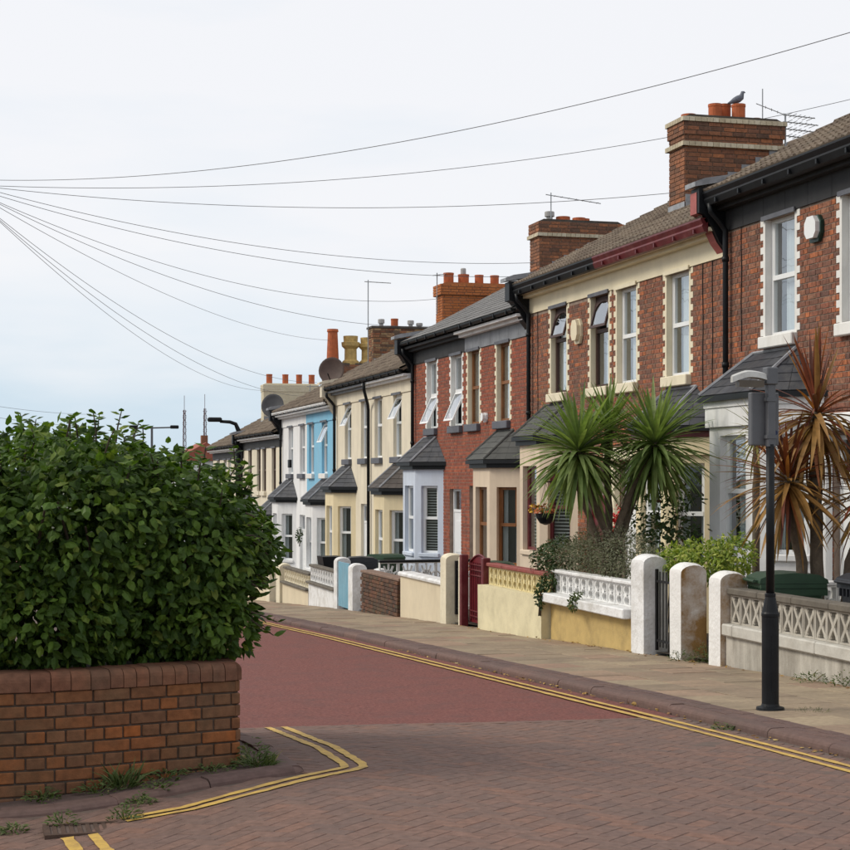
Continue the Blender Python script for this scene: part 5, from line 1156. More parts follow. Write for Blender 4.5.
mb = MB(); zt = EYE + 2.72; mb.tube([(9.0, 88, pave_z(88)), (9.0, 88, zt)], [0.1, 0.06], 8); part('column', mb, GREYM, t)
mb = MB(); mb.tube([(8.1, 88.2, zt - 0.1), (9.0, 88, zt - 0.08), (10.1, 87.7, zt - 0.05)], 0.045, 6); part('arm', mb, GREYM, t)
for xx, yy in ((8.05, 88.2), (10.15, 87.7)): mb = MB(); mb.cbox(xx - 0.22, xx + 0.22, yy - 0.1, yy + 0.1, zt - 0.12, zt + 0.06, 0.03); part('lantern', mb, BLACKP, t)
MASTM = paint('dull_red_mast', (0.16,0.10,0.11), 0.7, 0.2, 2, 0)
for k, (x, y, h1) in enumerate(((36.5, 300, 12.6), (40.2, 300, 12.9))):
    t = thing('lattice_mast', ('lower' if k == 0 else 'taller') + ' far steel mast beyond the roofs, ' + ('nearer the bush' if k == 0 else 'nearer the houses'), 'mast', (x, y, -5), 'far steel masts')
    mb = MB(); zt = EYE + h1 - 0.3
    for sx, sy in ((-.3,-.3), (.3,-.3), (0,.35)): mb.tube([(x + sx*1.6, y + sy*1.6, -5), (x + sx*0.5, y + sy*0.5, zt)], 0.07, 5)
    part('legs', mb, MASTM, t)
    mb = MB(); z = -4
    while z < zt - 1: mb.tube([(x - .35, y - .3, z), (x + .35, y - .3, z + 1)], 0.04, 4); mb.tube([(x + .35, y - .3, z), (x - .35, y - .3, z + 1)], 0.04, 4); z += 1.2
    part('bracing', mb, MASTM, t); mb = MB(); mb.tube([(x, y, zt), (x, y, zt + 2.6)], 0.05, 5); part('spike', mb, MASTM, t)
t = thing('far_house', 'distant house with a red tiled roof behind the bush top', 'house', (21, 160, -5))
mb = MB(); mb.box(18.5, 24, 158, 166, -5.2, EYE + 1.7); part('wall', mb, WHITER, t)
mb = MB(); mb.prism([(18.1, EYE + 1.65), (24.4, EYE + 1.65), (21.3, EYE + 3.4)], 157.6, 166.4, 'y'); part('roof', mb, paint('far_red_tile', (0.30,0.09,0.06), 0.9, 0.2, 2, 0), t)
mb = MB(); mb.box(21.0, 21.6, 159, 159.8, EYE + 3.0, EYE + 4.1); part('chimney', mb, BR_CHIM, t)

POLE = Vector((-0.05, 31.2, EYE + 5.33))
t = thing('telegraph_pole', 'wooden telegraph pole from which the overhead wires fan out', 'pole', (POLE.x, POLE.y, pave_z(31)))
mb = MB(); mb.tube([(POLE.x, POLE.y, pave_z(31)), (POLE.x, POLE.y, POLE.z + 0.25)], [0.14, 0.10], 10); part('pole', mb, paint('old_pole_wood', (0.10,0.075,0.055), 0.9, 0.3, 8, 0.4), t, smooth=True)
mb = MB(); mb.lathe([(0.16, -0.06), (0.16, 0.04)], 12, POLE); part('ring_head', mb, GREYM, t)
def wire(label, a, b_, sag, r=0.0055):
    a, b_ = Vector(a), Vector(b_); mb = MB(); n = 40
    mb.tube([a.lerp(b_, k/n) - Vector((0,0,sag*4*(k/n)*(1 - k/n))) for k in range(n + 1)], r, 5)
    return solo('overhead_wire', mb, WIREM, a.lerp(b_, 0.5), label, 'wire', 'overhead wires')
P0 = POLE
wire('highest overhead wire, crossing the whole sky to the upper edge', P0 + Vector((0.1,0,0.1)), (11.6, 14.0, EYE + 5.5), 0.72)
wire('overhead wire rising behind the banded brick chimney', P0, (17.3, 25.3, EYE + 7.3), 0.75)
wire('overhead wire ending at the banded brick chimney', P0, (11.78, 26.5, EYE + 4.95), 0.34)
wire('upper of two wires ending at the sooty middle chimney', P0, (12.15, 34.9, EYE + 4.8), 0.45)
wire('lower of two wires ending at the sooty middle chimney', P0 - Vector((0,0,.05)), (12.1, 34.9, EYE + 4.5), 0.5)
wire('upper wire ending at the orange chimney', P0 - Vector((0,0,.1)), (12.3, 44.1, EYE + 4.95), 0.7)
wire('lower wire ending at the orange chimney', P0 - Vector((0,0,.1)), (12.3, 44.1, EYE + 4.2), 0.7)
wire('wire ending at the tall red chimney pot', P0 - Vector((0,0,.12)), (13.0, 61.8, EYE + 5.25), 0.6)
wire('steep wire to the roof beside the brown satellite dish', P0 - Vector((0,0,.2)), (FX + 1.2, 57.0, EYE + 3.35), 0.85)
wire('lower steep wire to the roof beside the brown satellite dish', P0 - Vector((0,0,.2)), (FX + 1.0, 57.0, EYE + 2.85), 0.9)
wire('steepest wire, to the far cream chimney', P0 - Vector((0,0,.2)), (12.0, 70.2, EYE + 3.75), 0.9)
wire('low far wire above the bush', (-4.0, 55, EYE + 3.25), (7.0, 95, EYE + 3.6), 0.35, 0.008)
wire('lowest far wire just above the bush', (-4.0, 55, EYE + 2.95), (5.9, 88, EYE + 2.7), 0.3, 0.008)
# ------------------------------------------------------------------ plants
BUSHL = leaf_mat('bush_leaf', (0.024,0.052,0.009), (0.088,0.150,0.022), 0.5, 0.3, c2=(0.17,0.22,0.04), spec=0.18)
BUSHO = leaf_mat('bush_leaf_single', (0.034,0.070,0.012), (0.082,0.145,0.024), 0.48, 0.25, objrand=True, c2=(0.14,0.20,0.04), spec=0.18)
PALMG = leaf_mat('green_palm_leaf', (0.10,0.155,0.045), (0.225,0.285,0.105), 0.45, 0.32, objrand=True, c2=(0.21,0.26,0.10))
PALMGS = leaf_mat('green_palm_leaf_mass', (0.10,0.155,0.045), (0.225,0.285,0.105), 0.45, 0.32, c2=(0.21,0.26,0.10))
PALMR = leaf_mat('red_palm_leaf', (0.075,0.028,0.022), (0.25,0.065,0.028), 0.42, 0.2, objrand=True, c2=(0.36,0.14,0.045))
PALMRS = leaf_mat('red_palm_leaf_mass', (0.075,0.028,0.022), (0.25,0.065,0.028), 0.42, 0.2, c2=(0.36,0.14,0.045))
PALMT = leaf_mat('tan_palm_leaf', (0.20,0.10,0.032), (0.34,0.19,0.06), 0.5, 0.2, objrand=True, c2=(0.15,0.06,0.025))
PALMTS = leaf_mat('tan_palm_leaf_mass', (0.20,0.10,0.032), (0.34,0.19,0.06), 0.5, 0.2, c2=(0.15,0.06,0.025))
PALMY = leaf_mat('yellow_green_palm_leaf', (0.17,0.17,0.045), (0.26,0.24,0.07), 0.45, 0.2, objrand=True)
PALMYS = leaf_mat('yellow_green_palm_leaf_mass', (0.17,0.17,0.045), (0.26,0.24,0.07), 0.45, 0.2)
HEBE = leaf_mat('grey_green_leaf', (0.115,0.13,0.075), (0.21,0.215,0.14), 0.6, 0.15, c2=(0.20,0.15,0.12))
EUON = leaf_mat('yellow_green_leaf', (0.12,0.20,0.025), (0.33,0.38,0.06), 0.45, 0.25, c2=(0.50,0.50,0.16))
DARKG = leaf_mat('dark_green_leaf', (0.022,0.045,0.014), (0.06,0.10,0.03), 0.45, 0.2, c2=(0.13,0.05,0.03))
WEEDL = leaf_mat('weed_leaf', (0.055,0.085,0.022), (0.11,0.145,0.045), 0.6, 0.2, c2=(0.26,0.19,0.09))
TRUNK = paint('grey_brown_bark', (0.115,0.088,0.062), 0.95, 0.3, 14, 0.9, 45, bdist=0.01)
STEMM = paint('dark_twig', (0.045,0.032,0.02), 0.9, 0.3, 10, 0.3)
FLR = paint('red_petal', (0.50,0.01,0.012), 0.5, 0.2, 20, 0); FLY = paint('yellow_petal', (0.60,0.36,0.02), 0.5, 0.2, 20, 0); FLO = paint('orange_petal', (0.42,0.10,0.025), 0.5, 0.3, 20, 0)

def leaf_pts(L, W, fold=0.25, droop=0.25):
    """ovate pointed leaf along +x, normal +z: points and faces"""
    zf = -fold*W*0.5
    v = [(0,0,0), (0.5*L,0,0.02*L), (L,0,-droop*L), (0.25*L,W*0.43,zf), (0.62*L,W*0.40,zf - droop*L*0.25), (0.25*L,-W*0.43,zf), (0.62*L,-W*0.40,zf - droop*L*0.25)]
    f = [(0,1,4,3), (1,2,4), (0,5,6,1), (1,6,2)]
    return [Vector(q) for q in v], f
def frame_of(d, n):
    d = d.normalized(); n = (n - d*n.dot(d))
    if n.length < 1e-4: n = Vector((0,0,1)) - d*d.z
    n.normalize(); s = n.cross(d); return Matrix((( d.x, s.x, n.x), (d.y, s.y, n.y), (d.z, s.z, n.z)))
def rv(): return Vector((random.gauss(0,1), random.gauss(0,1), random.gauss(0,1)))
def lobe_point(lobes):
    ws = [l[3]*l[4] + l[4]*l[5] + l[3]*l[5] for l in lobes]; l = random.choices(lobes, ws)[0]
    d = rv().normalized(); return l, d
def depth_in(lobes, p):
    return min(math.sqrt(((p.x-l[0])/l[3])**2 + ((p.y-l[1])/l[4])**2 + ((p.z-l[2])/l[5])**2) for l in lobes)
def foliage(lobes, n, L, W, keep=0.62, wob=0.16, wsc=2.6, rmin=0.72, clip=None, up=0.5, droop=0.3, down=0.35):
    """leaf transforms spread through the outer volume of overlapping lobes"""
    out = []; tries = 0
    while len(out) < n and tries < n*12:
        tries += 1; l, d = lobe_point(lobes)
        r = rmin + (1.03 - rmin)*math.sqrt(random.random())
        p = Vector((l[0] + d.x*l[3]*r, l[1] + d.y*l[4]*r, l[2] + d.z*l[5]*r))
        k = 1 + wob*noise.noise(p*wsc) + wob*0.6*noise.noise(p*wsc*2.7)
        p = Vector((l[0] + d.x*l[3]*r*k, l[1] + d.y*l[4]*r*k, l[2] + d.z*l[5]*r*k))
        if depth_in(lobes, p) < keep: continue
        if clip and not clip(p): continue
        dirv = (Vector((d.x, d.y, d.z*0.5))*0.7 + Vector((0,0,-down)) + rv()*0.42); nor = (d*0.7 + Vector((0,0,up)) + rv()*0.33)
        s = random.uniform(0.7, 1.2); out.append((p, frame_of(dirv, nor), s, r))
    return out
def leaves_mb(tr, L, W, fold=0.3, droop=0.25):
    mb = MB(); lv, lf = leaf_pts(L, W, fold, droop)
    for p, M, s, _ in tr:
        o = len(mb.v); mb.v += [p + M @ (q*s) for q in lv]; mb.f += [[o + i for i in f] for f in lf]
    return mb

# the big bush in the planter
E = EYE
bl = [(1.12,10.35,E-.42,.69,.72,.52), (0.58,10.2,E-.32,.64,.70,.58), (-.12,10.1,E-.44,.70,.65,.54), (1.0,11.3,E-.30,.68,.8,.52), (.45,11.2,E-.12,.64,.8,.46), (1.25,10.35,E-.45,.62,.55,.36),
      (-.95,10.4,E-.28,.9,.75,.6), (-2.1,10.6,E-.35,.95,.9,.58), (1.0,10.15,E-.80,.56,.5,.34), (.35,10.0,E-.82,.6,.5,.34), (1.2,11.1,E-.78,.45,.7,.34), (-.5,9.98,E-.82,.8,.5,.34), (1.30,10.05,E-.86,.36,.34,.28)]
def bush_clip(p):
    if p.z < PTOP + 0.01: return False
    inside = p.x < 1.51 + 0.16 and p.y > 9.42 - 0.08 + max(0, (p.x - 0.42)*0.257)
    return inside if p.z < PTOP + 0.12 else True
bush = thing('bush', 'large dense dark green leafy bush overflowing the brick planter', 'bush', (0.4, 10.6, PTOP - 0.08))
tr = foliage(bl, 30000, .1, .06, keep=0.60, wob=0.17, clip=bush_clip, rmin=0.6)
tr += foliage(bl[8:], 2600, .1, .06, keep=0.3, wob=0.1, clip=bush_clip, rmin=0.25)
# upright shoots above the crown
shoots = MB(); extra = []
def shoot(p, d, ln, nl):
    q = p + d*ln; shoots.tube([p, p.lerp(q, 0.5) + rv()*0.012, q], [0.006, 0.005, 0.003], 4)
    for k in range(nl):
        f = 0.25 + 0.75*k/max(1, nl - 1); a = k*2.4 + random.random(); o = Vector((math.cos(a), math.sin(a), 0.25 + 0.4*f))
        extra.append((p.lerp(q, f), frame_of(o, Vector((0,0,1)) + o*0.3 + rv()*0.2), random.uniform(0.75, 1.15), 1.05))
for k in range(80):
    l, d = lobe_point(bl[:5]); d.z = abs(d.z)*0.8 + 0.55; d.normalize()
    p = Vector((l[0] + d.x*l[3]*0.93, l[1] + d.y*l[4]*0.93, l[2] + d.z*l[5]*0.95))
    if depth_in(bl, p) > 0.88: shoot(p, (d*0.45 + Vector((0,0,0.8)) + rv()*0.15).normalized(), random.uniform(0.07, 0.17), random.randint(5, 8))
for p, ln in (((0.52,10.0,E+.22),.13), ((0.70,10.1,E+.22),.17), ((0.32,9.9,E+.17),.12), ((-0.12,9.6,E+.10),.22), ((0.85,10.5,E+.22),.2), ((1.0,11.0,E+.2),.18), ((1.6,10.3,E-.05),.14), ((1.62,10.6,E+.05),.14)):
    shoot(Vector(p), (Vector((0.1,0,1)) + rv()*0.12).normalized(), ln, 8)
for k in range(26):   # drooping twigs on the street side
    a = random.uniform(-0.8, 0.9); p = Vector((1.40 + 0.2*math.cos(a), 10.2 + 0.5*math.sin(a) + random.uniform(-.3,.4), E - random.uniform(0.2, 0.95)))
    shoot(p, (Vector((0.8,-0.3,-0.35)) + rv()*0.25).normalized(), random.uniform(0.08, 0.18), 6)
tr += extra
front = sorted([t_ for t_ in tr if t_[3] > 0.93 and t_[0].x > -0.1 and bush_clip(t_[0])], key=lambda t_: 0.965*t_[0].y + 0.262*t_[0].x)
pick = random.sample(front[:2600], 300); pk = set(id(t_) for t_ in pick)
part('foliage', leaves_mb([t_ for t_ in tr if id(t_) not in pk], 0.073, 0.052), BUSHL, bush, stuff=True)
lv, lf = leaf_pts(0.078, 0.055); q = MB(); q.v = lv; q.f = [list(f) for f in lf]; lme = q.mesh('leaf'); lme.materials.append(BUSHO)
for p, M, s, _ in pick: inst('leaf', lme, bush, Matrix.Translation(p) @ M.to_4x4() @ Matrix.Scale(s, 4))
part('shoots', shoots, STEMM, bush, stuff=True)
for k in range(14):
    a = random.uniform(0, 6.28); r = random.uniform(0.1, 0.9); b0 = Vector((0.5 + r*math.cos(a)*0.7, 10.6 + r*math.sin(a)*0.7, PTOP - 0.1)); mb = MB()
    tip = b0 + Vector((math.cos(a)*0.45, math.sin(a)*0.4, random.uniform(0.7, 1.1)))
    mb.tube([b0, b0.lerp(tip, 0.4) + rv()*0.05, b0.lerp(tip, 0.75) + rv()*0.05, tip], [0.02, 0.016, 0.012, 0.006], 6); part('stem', mb, STEMM, bush)

# cabbage palms
def strap(L, W, droop, start=0.0):
    mb = MB(); n = 7; x = z = 0.0; ph = start; prev = None
    for k in range(n + 1):
        f = k/n; w = W*(0.6 + 1.33*f if f < 0.3 else 1.0 - ((f - 0.3)/0.7)**2.4)*0.5 + 0.0012; zf = w*0.35
        c = [mb.p((x, w, z + zf)), mb.p((x, 0, z)), mb.p((x, -w, z + zf))]
        if prev: mb.f += [[prev[0], prev[1], c[1], c[0]], [prev[1], prev[2], c[2], c[1]]]
        prev = c; x += math.cos(ph)*L/n; z -= math.sin(ph)*L/n; ph += droop/n
    return mb
def palm_leaves(m, L, W):
    res = []
    for dr in (0.12, 0.35, 0.7, 1.05, 1.4):
        q = strap(L, W, dr); me = q.mesh('leaf', True); me.materials.append(m); res.append((me, q))
    return res
def palm_head(t, c, n, sets, mass, lo=-55, hi=86, tan=None, sc=(0.8, 1.1), bend=1.0, upright=0, single=70):
    c = Vector(c); ms = [MB() for _ in sets]; own = set(random.sample(range(n), min(n, single)))
    mb = MB(); mb.tube([c - Vector((0,0,0.22)), c - Vector((0,0,0.1)), c, c + Vector((0,0,0.12))], [0.045, 0.06, 0.05, 0.012], 8); cr = part('crown', mb, TRUNK, t)
    for k in range(n):
        f = (k + 0.5)/n; el = math.asin(max(-0.99, min(0.995, math.sin(R(hi)) + (math.sin(R(lo)) - math.sin(R(hi)))*f))) + R(random.uniform(-6, 6)); az = k*2.39996 + random.uniform(-0.25, 0.25)
        if k < upright: el = R(random.uniform(62, 88))
        d = Vector((math.cos(el)*math.cos(az), math.cos(el)*math.sin(az), math.sin(el)))
        ideal = (0.15 if el > R(60) else 0.55 if el > R(20) else 0.95 if el > R(-20) else 0.55) * bend
        j = min(range(5), key=lambda q: abs((0.12, 0.35, 0.7, 1.05, 1.4)[q] - ideal*random.uniform(0.6, 1.4)))
        use = sets[1] if (len(sets) > 1 and (el < R(12) and random.random() < 0.75 or random.random() < 0.12)) else sets[0]
        M = frame_of(d, Vector((0,0,1)) + rv()*0.12).to_4x4()
        o = c + d*0.03 - Vector((0, 0, 0.14*f))
        M = Matrix.Translation(o) @ M @ Matrix.Scale(random.uniform(*sc), 4)
        if k in own: inst('leaf', use[j][0], cr, M)
        else:
            b = ms[0 if use is sets[0] else 1]; i0 = len(b.v); b.v += [M @ v for v in use[j][1].v]; b.f += [[i0 + i for i in f] for f in use[j][1].f]
    for b, m in zip(ms, mass):
        if b.v: part('leaf_mass', b, m, cr, smooth=True, stuff=True)
    return cr
def trunk(t, pts, r0, r1):
    pts = [Vector(p) for p in pts]; mb = MB(); P = []
    for a, b_ in zip(pts, pts[1:]): P += [a.lerp(b_, k/5) for k in range(5)]
    P.append(pts[-1]); n = len(P); mb.tube([p + rv()*0.004 for p in P], [(r0 + (r1 - r0)*k/(n-1))*random.uniform(0.94, 1.06) for k in range(n)], 10); part('trunk', mb, TRUNK, t, smooth=True)
gl = palm_leaves(PALMG, 0.90, 0.060)
gx, gy = 8.22, 20.9; gzz = pave_z(gy)
t = thing('cabbage_palm', 'green multi-headed cabbage palm above the white screen block wall', 'palm', (gx, gy, gzz))
A_, B_, C_ = Vector((7.86, 21.0, E + .40)), Vector((8.86, 20.75, E + .50)), Vector((8.42, 21.33, E + .72))
B2_ = Vector((8.98, 21.2, E + .22))
gm = [PALMGS]
palm_head(t, A_, 240, [gl], gm, bend=0.72, lo=-66); palm_head(t, B_, 230, [gl], gm, bend=0.72, lo=-64); palm_head(t, C_, 110, [gl], gm, lo=-15, bend=0.6, sc=(0.6,0.85)); palm_head(t, B2_, 80, [gl], gm, sc=(0.6, 0.85), bend=0.6)
trunk(t, [(gx - .05, gy, gzz), (gx + .02, gy, E - .75), (7.98, 21.0, E - .1), A_ - Vector((0,0,.1))], .075, .06)
trunk(t, [(gx, gy + .1, gzz), (gx + .1, gy + .15, E - .6), (8.36, 21.25, E + .2), C_ - Vector((0,0,.1))], .055, .045)
trunk(t, [(gx + .06, gy - .04, gzz), (gx + .1, gy - .05, E - .8), (8.55, 20.8, E - .1), B_ - Vector((0,0,.1))], .055, .045)
trunk(t, [(gx + .12, gy + .04, gzz), (gx + .2, gy, E - .85), (8.75, 21.1, E - .15), B2_ - Vector((0,0,.1))], .05, .04)
trunk(t, [(gx - .1, gy - .05, E - .95), (8.0, 20.9, E - .6), (7.86, 20.95, E - .2), (7.84, 21.0, E + .1)], .05, .04)
rl = palm_leaves(PALMR, 0.78, 0.040); tl = palm_leaves(PALMT, 0.82, 0.050)
rx, ry = 8.62, 16.0; rz = pave_z(ry)
t = thing('cabbage_palm', 'red and tan cabbage palm behind the sign post', 'palm', (rx, ry, rz))
h1, h2, h3 = Vector((8.67, 15.95, E + .72)), Vector((8.36, 16.0, E + .02)), Vector((9.25, 15.8, E - .12))
rm = [PALMRS, PALMTS]
palm_head(t, h1, 130, [rl, tl], rm, lo=-80, upright=26, bend=0.9, sc=(0.85, 1.2)); palm_head(t, h2, 140, [rl, tl], rm, lo=-80, bend=0.6, sc=(0.8, 1.15)); palm_head(t, h3, 90, [rl, tl], rm, lo=-60)
trunk(t, [(rx + .10, ry, rz), (rx + .08, ry, E - .6), (rx + .06, ry - .02, E + .2), h1 - Vector((0,0,.1))], .075, .06)
trunk(t, [(rx - .08, ry, rz), (rx - .10, ry, E - .9), (8.40, 16.0, E - .45), h2 - Vector((0,0,.1))], .065, .05)
trunk(t, [(rx + .3, ry - .1, rz), (9.0, 15.85, E - .9), h3 - Vector((0,0,.1))], .06, .05)
yl = palm_leaves(PALMY, 0.5, 0.024)
t = thing('cabbage_palm', 'small yellow-green spiky palm in front of the white bay', 'palm', (9.12, 18.3, pave_z(18.3)))
palm_head(t, (9.12, 18.25, E + .60), 46, [yl], [PALMYS], bend=0.8); trunk(t, [(9.14, 18.3, pave_z(18.3)), (9.12, 18.27, E - .3), (9.12, 18.25, E + .5)], .05, .04)

def shrub(name, label, lobes, n, L, W, m, cat='shrub', keep=0.5, stems=6, wob=0.2, z0=None, rmin=0.35, clip=None, up=0.6, down=0.1, group=None):
    c = Vector(lobes[0][:3]); z0 = pave_z(c.y) if z0 is None else z0
    t = thing(name, label, cat, (c.x, c.y, z0), group)
    tr_ = foliage(lobes, n, L, W, keep=keep, wob=wob, wsc=4, rmin=rmin, clip=clip, up=up, down=down)
    part('foliage', leaves_mb(tr_, L, W), m, t, stuff=True)
    for k in range(stems):
        l = random.choice(lobes); p = Vector((l[0] + random.uniform(-.5,.5)*l[3], l[1] + random.uniform(-.5,.5)*l[4], l[2] + random.uniform(-.2,.5)*l[5])); b0 = Vector((c.x + (p.x - c.x)*0.4, c.y + (p.y - c.y)*0.5, z0))
        mb = MB(); mb.tube([b0, b0.lerp(p, 0.5) + rv()*0.02, p], [0.012, 0.009, 0.004], 5); part('stem', mb, STEMM, t)
    return t
shrub('shrub', 'grey-green fine-leaved shrub at the foot of the green palm', [(8.22,20.3,E-1.02,.38,.75,.36), (8.2,21.2,E-1.0,.36,.7,.36), (8.2,21.9,E-1.08,.32,.5,.26), (8.3,19.6,E-1.12,.32,.45,.24)], 9500, .042, .014, HEBE, keep=0.4, wob=0.3, stems=14)
shrub('shrub', 'bright yellow-green shrub behind the white gate pillars', [(8.42,18.3,E-1.0,.36,.50,.26), (8.62,17.9,E-.92,.26,.34,.26), (8.3,18.75,E-1.05,.26,.34,.22)], 2600, .075, .030, EUON, keep=0.5, wob=0.2)
shrub('shrub', 'dark green shrub spilling over the red coping', [(8.12,22.35,E-1.1,.28,.32,.30), (8.1,22.9,E-1.15,.25,.3,.22), (7.86,22.12,E-1.42,.08,.16,.2)], 1300, .06, .035, DARKG, keep=0.4, wob=0.3)
shrub('wall_creeper', 'small green creeper hanging on the seam of cream and ochre walls', [(7.70,22.14,E-1.66,.06,.10,.16), (7.76,22.2,E-1.5,.05,.1,.10)], 190, .06, .04, DARKG, cat='creeper', keep=0.3, stems=3, z0=E-1.95)
shrub('wall_creeper', 'tuft of green weed rooted in the white ledge', [(7.68,20.75,E-1.68,.05,.12,.10), (7.72,20.7,E-1.56,.05,.07,.05)], 150, .05, .028, WEEDL, cat='creeper', keep=0.3, stems=2, z0=E-1.75)
shrub('climbing_rose', 'loose dark-leaved climbing rose between palm and pale yellow bay', [(9.1,21.4,E-.62,.45,.35,.55), (9.35,21.0,E-.25,.3,.35,.2), (9.2,20.9,E-.7,.4,.35,.3)], 620, .08, .05, DARKG, cat='rose', keep=0.1, rmin=0.1, wob=0.3, stems=5)
shrub('flower_clump', 'red flowers by the door behind the green palm', [(9.75,24.2,E-.55,.10,.2,.14), (9.75,24.25,E-.75,.09,.16,.12)], 90, .07, .05, FLR, cat='flowers', keep=0.2, stems=2, z0=pave_z(24.2))
bk = [(9.62,27.35,E-.56,.20,.20,.10)]
hb_ = bpy.data.objects['hanging_basket']
part('orange_flowers', leaves_mb(foliage(bk, 70, .06, .05, keep=.2, rmin=.3), .06, .05), FLO, hb_, stuff=True)
part('yellow_flowers', leaves_mb(foliage([(9.5,27.5,E-.53,.14,.15,.08)], 50, .06, .05, keep=.2, rmin=.3), .06, .05), FLY, hb_, stuff=True)
part('leaves', leaves_mb(foliage(bk, 90, .05, .03, keep=.2, rmin=.3), .05, .03), DARKG, hb_, stuff=True)
shrub('potted_plant', 'dark trailing wall basket on the white bay', [(9.60,50.0,E-1.75,.09,.16,.24)], 110, .07, .05, DARKG, cat='plant', keep=0.3, stems=3, z0=E-2.1)
mb = MB(); mb.prism([(-0.2,0),(0.2,0),(0.26,0.42),(-0.26,0.42)], 39.9, 40.6, 'y'); mb.v = [v + Vector((8.5,0,E-2.36)) for v in mb.v]
solo('trough', mb, BLACKP, (8.5, 40.2, E - 2.36), 'black garden trough behind the far white wall', 'trough')
mb = MB(); mb.lathe([(0.10,0),(0.16,0.28),(0.18,0.28),(0.18,0.33),(0.15,0.33)], 14, (8.5,38.2,E-2.42)); solo('flower_pot', mb, POT_R, (8.5,38.2,E-2.42), 'terracotta flower pot on the far white wall', 'flower pot')

# weeds at the foot of walls and kerbs
def weed(label, x, y, z, r, h_, n, m=WEEDL, grass=False):
    t = thing('weed_tuft', label, 'weed', (x, y, z), 'weeds along walls and kerbs'); mb = MB(); n = int(n*1.6)
    for k in range(n):
        a = random.uniform(0, 6.28); rr = random.random()**0.6*r; f = random.random()
        L = random.uniform(0.5, 1.2)*(0.04 if not grass else h_*0.6); el = random.uniform(-0.1, 0.9) if not grass else random.uniform(0.5, 1.45)
        o = Vector((x + rr*math.cos(a), y + rr*math.sin(a), z + (0 if grass else f*h_*(1 - 0.7*rr/r)))); a += random.uniform(-0.9, 0.9)
        d = Vector((math.cos(a)*math.cos(el), math.sin(a)*math.cos(el), math.sin(el))); M = frame_of(d, Vector((0,0,1)) - d*0.2 + rv()*0.3)
        lv_, lf_ = leaf_pts(L, L*0.08 if grass else L*random.uniform(0.25, 0.5), 0.3, 0.3); i0 = len(mb.v)
        mb.v += [o + M @ q_ for q_ in lv_]; mb.f += [[i0 + i for i in f_] for f_ in lf_]
    for k in range(0 if grass else 6):
        a = random.uniform(0, 6.28); mb.tube([(x, y, z - 0.01), (x + r*0.6*math.cos(a), y + r*0.6*math.sin(a), z + h_*0.7)], [0.003, 0.0015], 4)
    part('blades', mb, m, t, stuff=True); return t
cz = lambda x, y: road_z(y, x) + KERB + CKO - 0.003
for lab, x, y, r_, h_, n_, gr in (('leafy weed at the curve of the brick planter', .36, 9.33, .10, .10, 60, False), ('tall dry weed against the planter bricks', .80, 9.42, .07, .26, 40, True),
        ('broad green weed beside the tall dry one', .66, 9.38, .13, .07, 70, False), ('low weed on the kerb in front of the planter', .98, 9.24, .08, .05, 40, False),
        ('weed clump under the middle of the planter face', 1.05, 9.50, .12, .08, 60, False), ('bushy pale weed at the street corner of the planter', 1.58, 9.66, .12, .17, 130, False),
        ('thin weed strip along the planter foot', 1.32, 9.58, .14, .05, 60, False), ('dry grass at the street corner of the planter', 1.60, 9.58, .10, .16, 60, True)):
    weed(lab, x, y, cz(x, y), r_, h_, n_, grass=gr)
for lab, x, y, r_, h_ in (('small weed by the kerb near the yellow line', .86, 8.98, .07, .07), ('weed growing out of the drain', .43, 8.62, .08, .11), ('second weed at the drain edge by the yellow line end', .74, 8.60, .09, .09), ('tiny weed beside the drain at the frame edge', .19, 8.62, .07, .06)):
    weed(lab, x, y, road_z(y, x), r_, h_, 46)
weed('ferny weeds filling the open gateway', 7.95, 17.15, pave_z(17.1), .24, .26, 150)
weed('weeds at the foot of the petal block wall', 7.76, 14.35, pave_z(14.3), .20, .12, 90)
weed('second weeds further along the petal block wall', 7.76, 13.75, pave_z(13.7), .16, .16, 60)
weed('grass tuft behind the foot of the sign post', 6.45, 11.95, pave_z(12), .14, .05, 60, grass=True)
weed('mossy weed in the gutter below the sign post', 5.50, 11.6, road_z(11.6), .09, .06, 40)
weed('weed beside the white pillar foot', 7.75, 17.45, pave_z(17.4), .12, .16, 50)
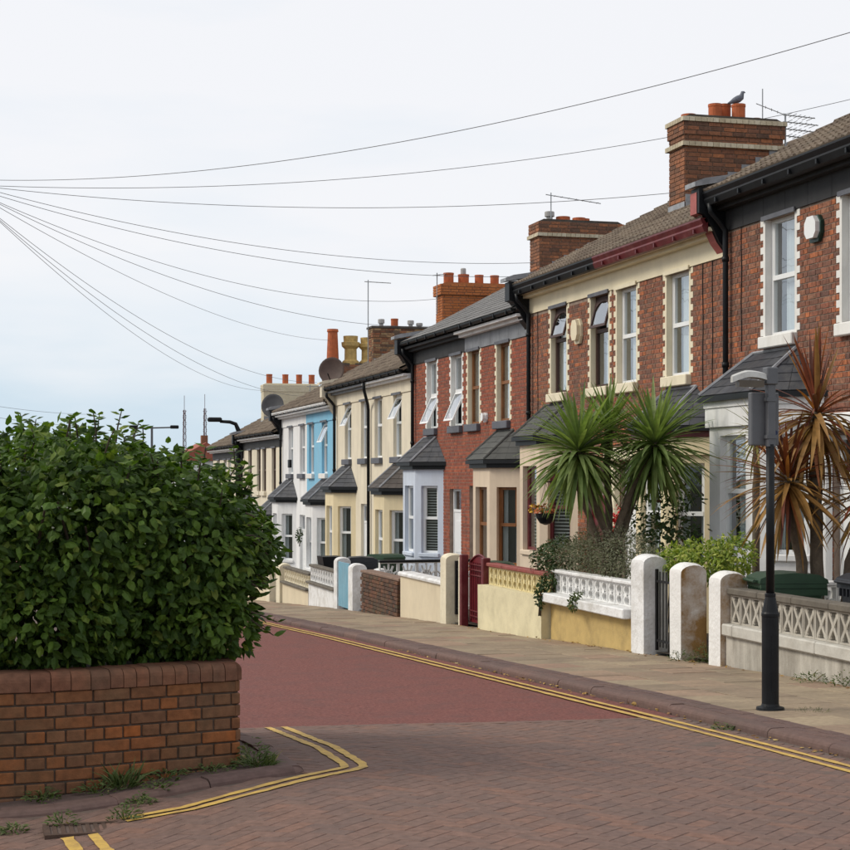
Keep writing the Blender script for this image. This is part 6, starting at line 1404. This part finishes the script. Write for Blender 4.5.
# fallen leaves
mb = MB()
for k in range(230):
    if k < 100: x, y = KX - abs(random.gauss(0, 0.05)) - 0.01, random.uniform(8.6, 22); z = road_z(y) + 0.008
    elif k < 250: x, y = WX - abs(random.gauss(0, 0.10)) - 0.02, random.uniform(11, 27); z = pave_z(y) + 0.008
    else: x, y = random.uniform(5.9, 7.6), random.uniform(10, 22); z = pave_z(y) + 0.008
    lv_, lf_ = leaf_pts(random.uniform(.025, .06), random.uniform(.02, .04), 0.4, 0.1); M = frame_of(Vector((random.uniform(-1,1), random.uniform(-1,1), 0.05)), Vector((0,0,1)) + rv()*0.3); o = len(mb.v)
    mb.v += [Vector((x, y, z + 0.006)) + M @ q_ for q_ in lv_]; mb.f += [[o + i for i in f] for f in lf_]
solo('fallen_leaves', mb, leaf_mat('fallen_leaf', (0.16,0.07,0.025), (0.42,0.26,0.07), 0.7, 0.05, c2=(0.60,0.50,0.22)), None, 'dry brown and yellow fallen leaves along kerb and wall', 'leaves', kind='stuff')
# gully drain
t = thing('drain_cover', 'rusty gully drain half choked with weeds by the corner kerb', 'drain', (0.55, 8.46, road_z(8.46, .55)))
mb = MB(); z = road_z(8.46, .55) + 0.005; dx0, dx1, dy0, dy1 = 0.33, 0.78, 8.33, 8.60
RUST = paint('rusty_iron', (0.075,0.045,0.032), 0.85, 0.3, 12, 0.4)
mb.box(dx0, dx1, dy0, dy0 + 0.03, z - 0.02, z + 0.004); mb.box(dx0, dx1, dy1 - 0.03, dy1, z - 0.02, z + 0.004); mb.box(dx0, dx0 + 0.03, dy0 + 0.03, dy1 - 0.03, z - 0.02, z + 0.004); mb.box(dx1 - 0.03, dx1, dy0 + 0.03, dy1 - 0.03, z - 0.02, z + 0.004); part('frame', mb, RUST, t)
for k in range(9): b = MB(); xx = dx0 + 0.045 + k*0.041; b.box(xx, xx + 0.02, dy0 + 0.031, dy1 - 0.031, z - 0.02, z + 0.002); part('grating_bar', b, RUST, t)
mb = MB(); mb.poly([(dx0, dy0, z - 0.003), (dx1, dy0, z - 0.003), (dx1, dy1, z - 0.003), (dx0, dy1, z - 0.003)]); part('pit', mb, JOINT, t)
